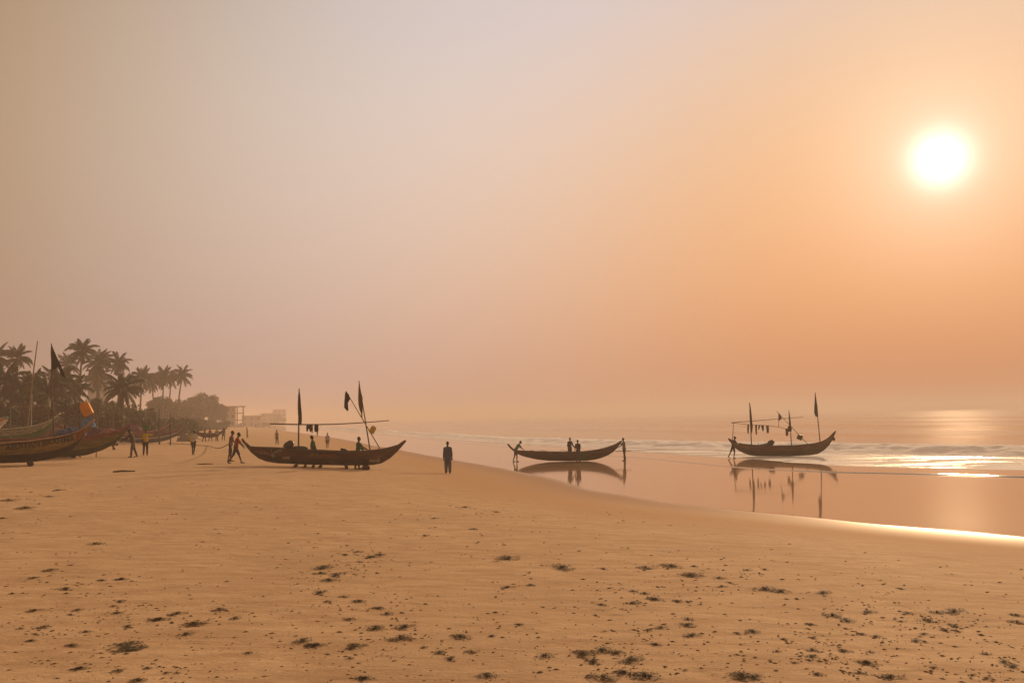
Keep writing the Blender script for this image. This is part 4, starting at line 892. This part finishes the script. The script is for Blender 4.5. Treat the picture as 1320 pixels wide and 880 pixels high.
def palm(px, py, D, label, crown_r=1.0, lean=(0, 0), nf=24, seed=0, bx=None, group='coconut palms behind the beach'):
    rg = random.Random(seed); top = at_depth(px, py, D)
    base = at_depth(bx if bx is not None else px + lean[0], 540, D + lean[1]); g = gz(base.x, base.y)
    r = empty('coconut_palm', (base.x, base.y, g), 0, label, 'palm tree', group); t = top - Vector((base.x, base.y, g)); H = t.z
    pts = []; k = 14
    for i in range(k + 1):
        u = i / k; pts.append(Vector((t.x * u ** 1.6, t.y * u ** 1.6, -0.2 + (H + 0.2) * u)))
    mb = MB(); mb.tube(pts, [(0.24 - 0.12 * i / k + (0.12 if i == 0 else 0)) * (1 + 0.06 * (i % 2)) for i in range(k + 1)], 9); mb.build('trunk', M_TRUNK, r)
    mb = MB()
    for q in range(6):
        a = q * 1.05; mb.ell(t + Vector((0.2 * math.cos(a), 0.2 * math.sin(a), -0.22)), (0.1, 0.1, 0.13), None, 8, 6)
    mb.build('coconuts', cm((0.07, 0.06, 0.025), 0.7, 0.3), r)
    for q in range(nf):
        u = q / nf; cls = min(5, int(u * 6)); a = q * 2.399 + rg.uniform(-0.25, 0.25)
        o = bpy.data.objects.new('frond', rg.choice(FR[cls])); COL.objects.link(o); o.parent = r
        sc_ = crown_r * rg.uniform(0.85, 1.12); o.scale = (sc_, sc_, sc_); o.location = t + Vector((0, 0, 0.05 * (5 - cls))); o.rotation_euler = (rg.uniform(-0.3, 0.3), rg.uniform(-0.12, 0.12), a)
    return r
PALMS = [(-4, 460, 150, 'palm whose crown hangs half behind the white skiff end of the row', 0.85, 0, -2), (22, 463, 150, 'palm rising above the white banded pole', 0.88, 0, 20), (106.5, 453, 150, 'slim tall palm with thin trunk above the orange jerrycan', 0.85, 0, 99),
    (88, 470, 185, 'hazy palm close behind the slim tall one', 0.95, 0, 92), (126.5, 468, 165, 'shaggy palm between the slim tall one and its neighbour', 1.0, 0, 128), (126, 487, 185, 'pale palm low behind the shaggy one', 1.1, 0, 124), (153, 469, 165, 'round crowned palm beyond the shaggy one', 0.85, 0, 153),
    (159, 503, 118, 'short wide palm in front of the green bushes', 0.95, 0, 157), (183, 488, 185, 'leaning palm first of the hazy far group', 0.95, 0, 180), (195.5, 493, 215, 'pale palm with long bare trunk in the hazy far group', 1.0, 0, 200), (211, 486, 215, 'dense crowned palm in the hazy far group', 1.05, 0, 209),
    (220.5, 489, 225, 'thin palm tucked into the hazy far group', 0.95, 0, 217), (235, 484, 215, 'outermost tall palm of the hazy far group', 1.0, 0, 227),
    (6, 497, 108, 'low palm leaning over the white skiff', 0.95, 0, 4), (42, 503, 112, 'low ragged palm beside the bamboo pole', 0.9, 0, 40), (72, 494, 114, 'low dark palm behind the black flag', 1.0, 0, 74), (60, 510, 104, 'dry drooping low palm behind the net heaps', 0.95, 0, 58), (92, 505, 120, 'low palm beneath the slim tall one', 0.85, 0, 92), (24, 508, 106, 'stubby palm behind the green canoe', 0.9, 0, 22)]
for i, (px, py, D, lb, cr, _, bx) in enumerate(PALMS): palm(px, py, D, lb, cr * 1.04, (0, 0), 30 + (i % 3) * 2, i, bx)

# ------------------------------------------------------------------ broadleaf trees and shrubs
def leafy(px, ytop, D, wpx, label, name, col, n=5200, leaf=0.3, group=None, seed=0, trunk=True, ybase=None):
    rg = np.random.default_rng(seed + 100); top = at_depth(px, ytop, D); g = gz(top.x, top.y); H = top.z - g; W = wpx * D / F_PX / 2
    r = empty(name, (top.x, top.y, g), 0, label, 'tree' if trunk else 'shrub', group)
    z0 = H * (0.28 if trunk else 0.02)
    K = 40; cl = []
    for i in range(K):
        th = rg.uniform(0, 6.283); u = rg.random() ** 0.6; zz_ = z0 + (H - z0) * (0.08 + 0.72 * rg.random())
        env = math.sqrt(max(0.08, 1 - ((zz_ - (z0 + (H - z0) * 0.4)) / ((H - z0) * 0.62)) ** 2)); cl.append((W * env * u * math.cos(th), W * env * u * math.sin(th) * 0.9, zz_))
    cl[0] = (0, 0, H - 0.16 * (H - z0)); cl = np.array(cl); rad = rg.uniform(0.10, 0.22, K) * (W + (H - z0) * 0.5)
    ci = rg.integers(0, K, n); d = rg.normal(size=(n, 3)); d /= np.linalg.norm(d, axis=1)[:, None]
    P = cl[ci] + d * (rad[ci] * rg.uniform(0.45, 1.05, n))[:, None] * np.array([1, 1, 0.75]); P[:, 2] = np.maximum(P[:, 2] * np.where(P[:, 2] > H, 1 - 0.75 * (P[:, 2] - H) / np.maximum(P[:, 2], 0.1), 1), 0.05)
    u = rg.normal(size=(n, 3)); u /= np.linalg.norm(u, axis=1)[:, None]; v = np.cross(u, rg.normal(size=(n, 3))); v /= np.linalg.norm(v, axis=1)[:, None]
    s_ = leaf * rg.uniform(0.6, 1.3, n)[:, None]; V = np.stack([P - u * s_, P + v * s_ * 0.45, P + u * s_, P - v * s_ * 0.45], 1).reshape(-1, 3)
    o = np_mesh('crown', V, np.arange(4 * n).reshape(n, 4), col, smooth=False); o.parent = r
    mb = MB(); mb.tube([(0, 0, -0.2), (0.1, 0, H * 0.25), (-0.1, 0.1, H * 0.55)], [0.055 * H * 0.5 + 0.04, 0.04 * H * 0.5 + 0.03, 0.05], 8); mb.build('trunk' if trunk else 'stem', M_TRUNK, r)
    for q in range(1, 9):
        c = Vector(cl[q]); s0 = Vector((0, 0, H * (0.12 + 0.04 * q))); mb = MB(); mb.tube([s0, s0.lerp(c, 0.5) + Vector((0, 0, 0.06 * H)), c], [0.02 * H + 0.02, 0.012 * H + 0.015, 0.02], 6); mb.build('limb', M_TRUNK, r)
    return r
ML_DARK = mat('leaf_dark', (0.03, 0.034, 0.016), 0.7, 0.4, 0.6, col2=(0.07, 0.066, 0.03)); ML_GREEN = mat('leaf_green', (0.035, 0.055, 0.018), 0.7, 0.4, 0.5, col2=(0.085, 0.105, 0.032)); ML_DRY = mat('leaf_dry', (0.06, 0.045, 0.025), 0.8, 0.4, 0.6, col2=(0.12, 0.085, 0.045)); ML_FAR = mat('leaf_far', (0.035, 0.045, 0.022), 0.7, 0.4, 0.4, col2=(0.06, 0.07, 0.035))
GS = 'scrub behind the beached canoes'
for i, (px, yt, D, w, lb, M) in enumerate(((4, 512, 98, 46, 'dark scrub bush behind the white skiff', ML_DARK), (32, 516, 100, 44, 'brownish dry bush behind the green canoe', ML_DRY), (58, 519, 98, 46, 'dry brown bush behind the net heaps', ML_DRY), (84, 514, 104, 44, 'dark bush under the black flag', ML_DARK),
        (106, 520, 108, 34, 'dusty bush behind the orange can', ML_DRY), (124, 508, 130, 44, 'round green bush beyond the olive canoe', ML_GREEN), (146, 514, 132, 40, 'green bush around the short wide palm', ML_GREEN), (172, 519, 134, 42, 'bright green bush behind the man in yellow', ML_GREEN), (194, 526, 138, 38, 'spreading green bush behind the maroon canoe', ML_GREEN), (222, 538, 150, 60, 'low pale bush beyond the thin dark pole', ML_GREEN), (140, 530, 106, 40, 'low dusty bush behind the pale stick', ML_DRY), (180, 538, 110, 40, 'low brush behind the plum net heap', ML_DRY))):
    leafy(px, yt, D, w, lb, 'shrub', M, 3600, 0.24, GS, i, False)
GT = 'hazy trees beyond the palms'
for i, (px, yt, D, w, lb) in enumerate(((206, 509, 250, 36, 'flat topped hazy tree below the far palms'), (228, 520, 270, 40, 'broad hazy tree with dense crown'), (247, 512, 300, 40, 'hazy tree next to the tallest broadleaf tree'), (262, 505.5, 310, 42, 'tallest hazy broadleaf tree beside the concrete building'), (277, 518, 330, 28, 'hazy tree touching the concrete building'), (243, 538, 240, 50, 'low hazy thicket under the broadleaf trees'), (272, 541, 280, 40, 'low hazy thicket near the concrete building'))):
    leafy(px, yt, D, w, lb, 'broadleaf_tree', ML_FAR, 5200, 0.42, GT, i + 30, i < 5)
leafy(326, 545, 560, 40, 'faint hedge line far along the shore', 'broadleaf_tree', ML_FAR, 3500, 0.7, GT, 50, True)
leafy(350, 534, 760, 30, 'faintest tree mass at the end of the shore', 'broadleaf_tree', ML_FAR, 3500, 0.8, GT, 51, True)

# ------------------------------------------------------------------ far buildings
M_CONC = mat('bare_concrete', (0.24, 0.21, 0.19), 0.9, 0.2, 0.4); M_GLASSD = mat('dark_window', (0.03, 0.032, 0.035), 0.3, 0.2, 1); M_PLAST = mat('pale_plaster', (0.42, 0.38, 0.35), 0.9, 0.15, 0.3); M_BLUEB = mat('blue_grey_render', (0.20, 0.22, 0.27), 0.9, 0.15, 0.3)
def building(px0, px1, ytop, D, label, kind, depth=9.0):
    A = at_depth((px0 + px1) / 2, ytop, D); g = gz(A.x, A.y); H = A.z - g; W = (px1 - px0) * D / F_PX; yaw = -math.atan2(A.x, A.y)
    r = empty('building', (A.x, A.y, g), yaw, label, 'building'); hw = W / 2
    if kind == 'frame':
        fl = 3; fh = H / fl
        for f in range(fl + 1):
            mb = MB(); z = f * fh if f < fl else H - 0.15; mb.box((0, 0, max(z, 0.1)), (hw + (0.6 if f == fl else 0), depth / 2 + (0.6 if f == fl else 0), 0.2)); mb.build('roof' if f == fl else 'floor_slab', M_CONC, r, False)
        for i in range(5):
            for yy in (-1, 1):
                mb = MB(); mb.box((-hw + 0.3 + (W - 0.6) * i / 4, yy * (depth / 2 - 0.3), H / 2 - 0.1), (0.25, 0.25, H / 2 - 0.12)); mb.build('column', M_CONC, r, False)
        for f in range(fl):
            mb = MB(); mb.box((-W * 0.12, 0.5, f * fh + fh / 2), (hw * 0.6, depth / 2 - 1.5, fh / 2 - 0.22)); mb.build('wall', M_PLAST, r, False)
            for i in range(3):
                mb = MB(); mb.box((-W * 0.12 - hw * 0.38 + hw * 0.38 * i, 0.5 - depth / 2 + 1.46, f * fh + fh * 0.55), (0.5, 0.03, fh * 0.24)); mb.build('window', M_GLASSD, r, False)
    else:
        M = M_BLUEB if kind == 'blue' else M_PLAST
        mb = MB(); mb.box((0, 0, H / 2), (hw, depth / 2, H / 2)); mb.build('wall', M, r, False)
        mb = MB(); mb.box((0, 0, H + 0.12), (hw + 0.4, depth / 2 + 0.4, 0.14)); mb.build('roof', M_CONC, r, False)
        nf = max(1, int(H / 3.1)); nw = max(2, int(W / 3.2))
        for f in range(nf):
            for i in range(nw):
                mb = MB(); mb.box((-hw + W * (i + 0.5) / nw, -depth / 2 - 0.02, (f + 0.55) * H / nf), (0.55, 0.04, 0.6)); w = mb.build('window', M_GLASSD, r, False)
                mb = MB(); mb.box((-hw + W * (i + 0.5) / nw, -depth / 2 - 0.05, (f + 0.55) * H / nf - 0.68), (0.7, 0.09, 0.06)); mb.build('sill', M_CONC, w, False)
        mb = MB(); mb.box((hw * 0.4, -depth / 2 - 0.02, 1.05), (0.5, 0.045, 1.05)); mb.build('door', M_WOOD, r, False)
    return r
building(283, 313, 523.5, 430, 'hazy open concrete frame building beside the trees', 'frame')
building(313, 336, 536, 540, 'low hazy plastered building past the concrete frame', 'pale')
building(337, 352, 533, 700, 'faint pale block near the end of the shore', 'pale')
building(352, 368, 528, 850, 'faintest tall block at the end of the shore', 'pale')
building(116, 138, 486, 330, 'blue grey block showing behind the shaggy palm', 'blue')

# ------------------------------------------------------------------ seaweed and litter on the sand
M_WEED = [mat('seaweed_%d' % i, c, 0.85, 0.4, 9) for i, c in enumerate(((0.085, 0.056, 0.032), (0.15, 0.10, 0.052), (0.11, 0.085, 0.045)))]
def weed_mesh(seed, n, M, flat=False):
    """a tangle of curled straps and twigs, about 1 m across, low to the ground"""
    rg = np.random.default_rng(seed); V = []; Fs = []
    arms = rg.uniform(0, 6.283, 5); al = rg.uniform(0.35, 0.5, 5)
    for i in range(n):
        k = rg.integers(0, 5); a = arms[k] + rg.normal(0, 0.5); rr = al[k] * rg.random() ** (0.7 if flat else 1.25)
        c = np.array([rr * math.cos(a), rr * math.sin(a), 0.0]); hgt = (1 - rr / 0.5) * (0.25 if flat else 1.0); c[2] = 0.02 + hgt * rg.random() * 0.16
        L = rg.uniform(0.05, 0.2); w = rg.uniform(0.005, 0.016); th = rg.uniform(0, 6.283); dz = rg.uniform(-0.25, 0.35)
        d = np.array([math.cos(th), math.sin(th), dz]); s_ = np.array([-math.sin(th), math.cos(th), rg.uniform(-0.6, 0.6)])
        bend = np.array([0, 0, rg.uniform(0.0, 0.05)]) + s_ * rg.uniform(-0.03, 0.03); o = len(V)
        for t, ww in ((-1, 0.5), (-0.2, 1), (0.5, 0.9), (1, 0.3)):
            p = c + d * L * t * 0.5 + bend * (1 - t * t); p[2] = max(p[2], 0.006); V += [p - s_ * w * ww, p + s_ * w * ww]
        for q in range(3): Fs.append((o + 2 * q, o + 2 * q + 1, o + 2 * q + 3, o + 2 * q + 2))
    return V, Fs
WV = []
for i in range(10):
    V, Fs = weed_mesh(i, 260 if i >= 8 else 130 + 12 * i, None, i >= 8); me = bpy.data.meshes.new('seaweed'); me.from_pydata([tuple(p) for p in V], [], Fs); me.materials.append(M_WEED[i % 3]); WV.append(me)
CL = """122,701,22,4 66,735,22,4 43,745,15,4 85,759,18,6 15,765,9,9 131,748,14,4 157,747,22,4 155,775,12,6 145,781,11,4 101,786,14,7 91,792,9,5 228,791,24,7 281,786,22,8 303,797,17,8 206,799,30,7 250,805,40,6 239,817,22,9 320,841,13,6 151,790,18,4 165,807,14,5 152,864,15,11 190,861,14,6 104,862,26,7 214,867,11,5 227,867,11,5 71,855,9,4 46,817,9,5 44,787,20,5 25,810,10,5 178,877,26,9 40,826,15,5 92,832,18,7 110,814,18,4 57,808,20,7
416,732,34,7 434,741,22,9 412,739,20,5 424,748,26,6 491,715,14,7 478,718,20,5 463,724,10,4 462,711,12,4 445,715,12,4 413,764,23,8 442,769,15,5 463,775,22,6 421,775,9,4 487,784,18,6 498,791,18,8 451,798,20,7 484,810,34,9 522,808,28,10 515,823,37,14 390,826,26,12 408,832,30,12 456,833,32,11 450,848,14,6 547,834,13,6 566,841,20,8 581,849,20,9 607,840,20,9 594,821,30,13 634,820,13,6 669,805,15,5 701,845,30,11 656,720,38,10 725,732,34,11 654,757,20,5 683,754,14,5 628,871,34,12 471,875,30,12
752,843,40,14 775,838,36,14 795,841,28,12 813,851,36,18 765,853,30,10 776,874,46,16 832,872,50,16 805,868,34,12 957,872,50,14 886,798,18,8 853,809,18,8 886,806,28,8 892,819,24,10 834,812,13,6 970,814,24,8 846,831,18,7 950,816,12,5 985,759,34,9 1006,762,30,8 1061,764,22,7 986,734,12,4 1072,793,26,12 1092,800,22,10 1046,805,16,6 1118,789,18,8 1169,790,15,8 1162,801,12,5 1197,800,22,7 1230,788,28,11 1207,789,18,8 1231,807,16,8 1219,813,15,5 1233,813,12,5 1128,820,16,7 1111,817,14,5 1180,826,17,9 1191,817,13,5 1046,838,19,11 1046,846,18,8 1044,851,10,6 1087,839,22,6 1121,840,13,5 1272,843,15,6 1294,853,18,9 1306,859,22,8 1310,802,22,6 1310,793,18,5 1010,824,11,5 1047,822,12,5 1001,839,14,5 1025,854,13,6 971,873,24,12 1148,873,36,10 1107,867,17,10 1118,855,36,6 1162,759,11,7 1272,874,12,7 1052,869,26,6 1204,860,13,6 1253,870,11,6
778,733,12,4 831,732,26,9 866,730,28,11 895,730,12,6 891,742,38,7 926,745,20,5 964,735,14,6 941,751,10,5 930,756,14,5 815,762,14,6 831,765,18,5 845,773,26,8 873,775,18,5 815,777,24,6 775,779,14,7 785,758,9,4 768,793,10,4 10,645,20,4 33,655,26,4 4,668,12,4 74,632,14,4 62,640,12,3 600,654,16,4 640,660,12,3 560,668,12,3 610,682,14,4 548,690,10,3"""
CL = [tuple(map(float, q.split(','))) for q in CL.split()]
for i, (px, py, w, h) in enumerate(CL):
    a = ground_px(px, py + h * 0.35); D = a.xy.length; wm = w * D / F_PX; f0 = ground_px(px, py + h * 0.5).xy.length; f1 = ground_px(px, py - h * 0.5).xy.length; dm = max(abs(f1 - f0), wm * 0.5); dm = min(dm, wm * 2.4)
    o = bpy.data.objects.new('seaweed_clump', WV[i % 8]); COL.objects.link(o); P = ground_px(px, py); o.location = (P.x, P.y, P.z - 0.004)
    sz = 0.5 * min(wm, 0.5) + 0.04; o.scale = (wm * 1.15, dm * 0.95, sz); o.rotation_euler = (0, 0, math.pi * (i % 2) - math.atan2(P.x, P.y) * 0.8 + 0.5 * math.sin(i * 2.7))
    size = 'large' if w >= 30 else ('middling' if w >= 17 else 'small')
    nb = min((math.hypot(px - q[0], 3 * (py - q[1])), q[2]) for k2, q in enumerate(CL) if k2 != i)
    shape = 'stringy' if w / h > 3.4 else ('rounded' if w / h < 2.1 else 'oval'); hue = ('dark brown', 'tan brown', 'olive brown')[(i % 8) % 3]
    near = 'lying by itself' if nb[0] > 45 else ('touching a bigger tangle' if nb[1] > w * 1.15 else ('next to a smaller tangle' if nb[1] < w * 0.87 else 'next to one its own size'))
    tag(o, '%s %s %s seaweed tangle %s on the sand' % (size, shape, hue, near), 'seaweed', 'seaweed tangles stranded on the sand')
P = ground_px(160, 834); o = bpy.data.objects.new('seaweed_mat', WV[8]); COL.objects.link(o); o.location = (P.x, P.y, P.z - 0.004); o.scale = (0.5, 0.55, 0.2); tag(o, 'flat thin mat of olive dry weed spread on the sand', 'seaweed')
P = ground_px(160, 608.5); mb = MB(); mb.tube([(-0.5, 0, 0.03), (-0.1, 0.02, 0.06), (0.5, -0.02, 0.04)], [0.032, 0.04, 0.024], 8); o = mb.build('driftwood', M_WOOD); o.location = P; tag(o, 'dark driftwood stick on the sand below the upper canoes', 'driftwood')
P = ground_px(264, 598.5); mb = MB(); mb.tube([(-0.45, 0, 0.02), (0, 0.03, 0.04), (0.45, 0, 0.03)], [0.025, 0.028, 0.02], 8); o = mb.build('driftwood', cm((0.10, 0.045, 0.03), 0.9, 0.3)); o.location = P; tag(o, 'reddish flat driftwood on the sand near the pair pushing', 'driftwood')
# fine litter nobody could count: crumbs of weed and shell strewn in drifts
def litter():
    rg = np.random.default_rng(5); V = []; Fq = []; pts = []
    cx = np.array(CL)
    for i in range(2600):
        if rg.random() < 0.62:
            c = cx[rg.integers(0, len(cx))]; px = c[0] + rg.normal(0, 18 + c[2]); py = c[1] + rg.normal(0, 5 + c[3] * 0.6)
        else: px = rg.uniform(-30, 1350); py = 618 + 262 * rg.random() ** 0.8
        pts.append((px, py))
    pts = np.array(pts); lim = np.interp(pts[:, 0], [0, 500, 600, 700, 850, 1000, 1100, 1200, 1330], [606, 612, 622, 646, 664, 684, 702, 716, 730]); pts = pts[pts[:, 1] > lim]
    dirs = np.array([ray(*p)[:] for p in pts]); Z = np.full(len(pts), 1.2)
    for _ in range(12):
        t = (Z - CAM_Z) / dirs[:, 2]; X = dirs[:, 0] * t; Y = dirs[:, 1] * t; Z = gheight(X, Y)[0]
    for x, y, z in zip(X, Y, Z):
        D = math.hypot(x, y)
        for q in range(rg.integers(1, 4)):
            L = rg.uniform(0.006, 0.022) * (1 + D / 12); w = L * rg.uniform(0.25, 0.6); th = rg.uniform(0, 6.283); xx = x + rg.normal(0, 0.07 + 0.004 * D); yy = y + rg.normal(0, 0.07 + 0.004 * D)
            c, s_ = math.cos(th), math.sin(th); hh = L * rg.uniform(0.08, 0.25); o = len(V)
            V += [(xx - c * L, yy - s_ * L, z - 0.004), (xx - s_ * w, yy + c * w, z - 0.004), (xx + c * L, yy + s_ * L, z - 0.004), (xx + s_ * w, yy - c * w, z - 0.004), (xx, yy, z + hh)]
            Fq += [(o, o + 1, o + 4), (o + 1, o + 2, o + 4), (o + 2, o + 3, o + 4), (o + 3, o, o + 4)]
    o = np_mesh('beach_litter', np.array(V), np.array(Fq), M_WEED[1], smooth=False)
    tag(o, 'crumbs of dry weed strewn over the sand', 'litter', kind='stuff')
litter()
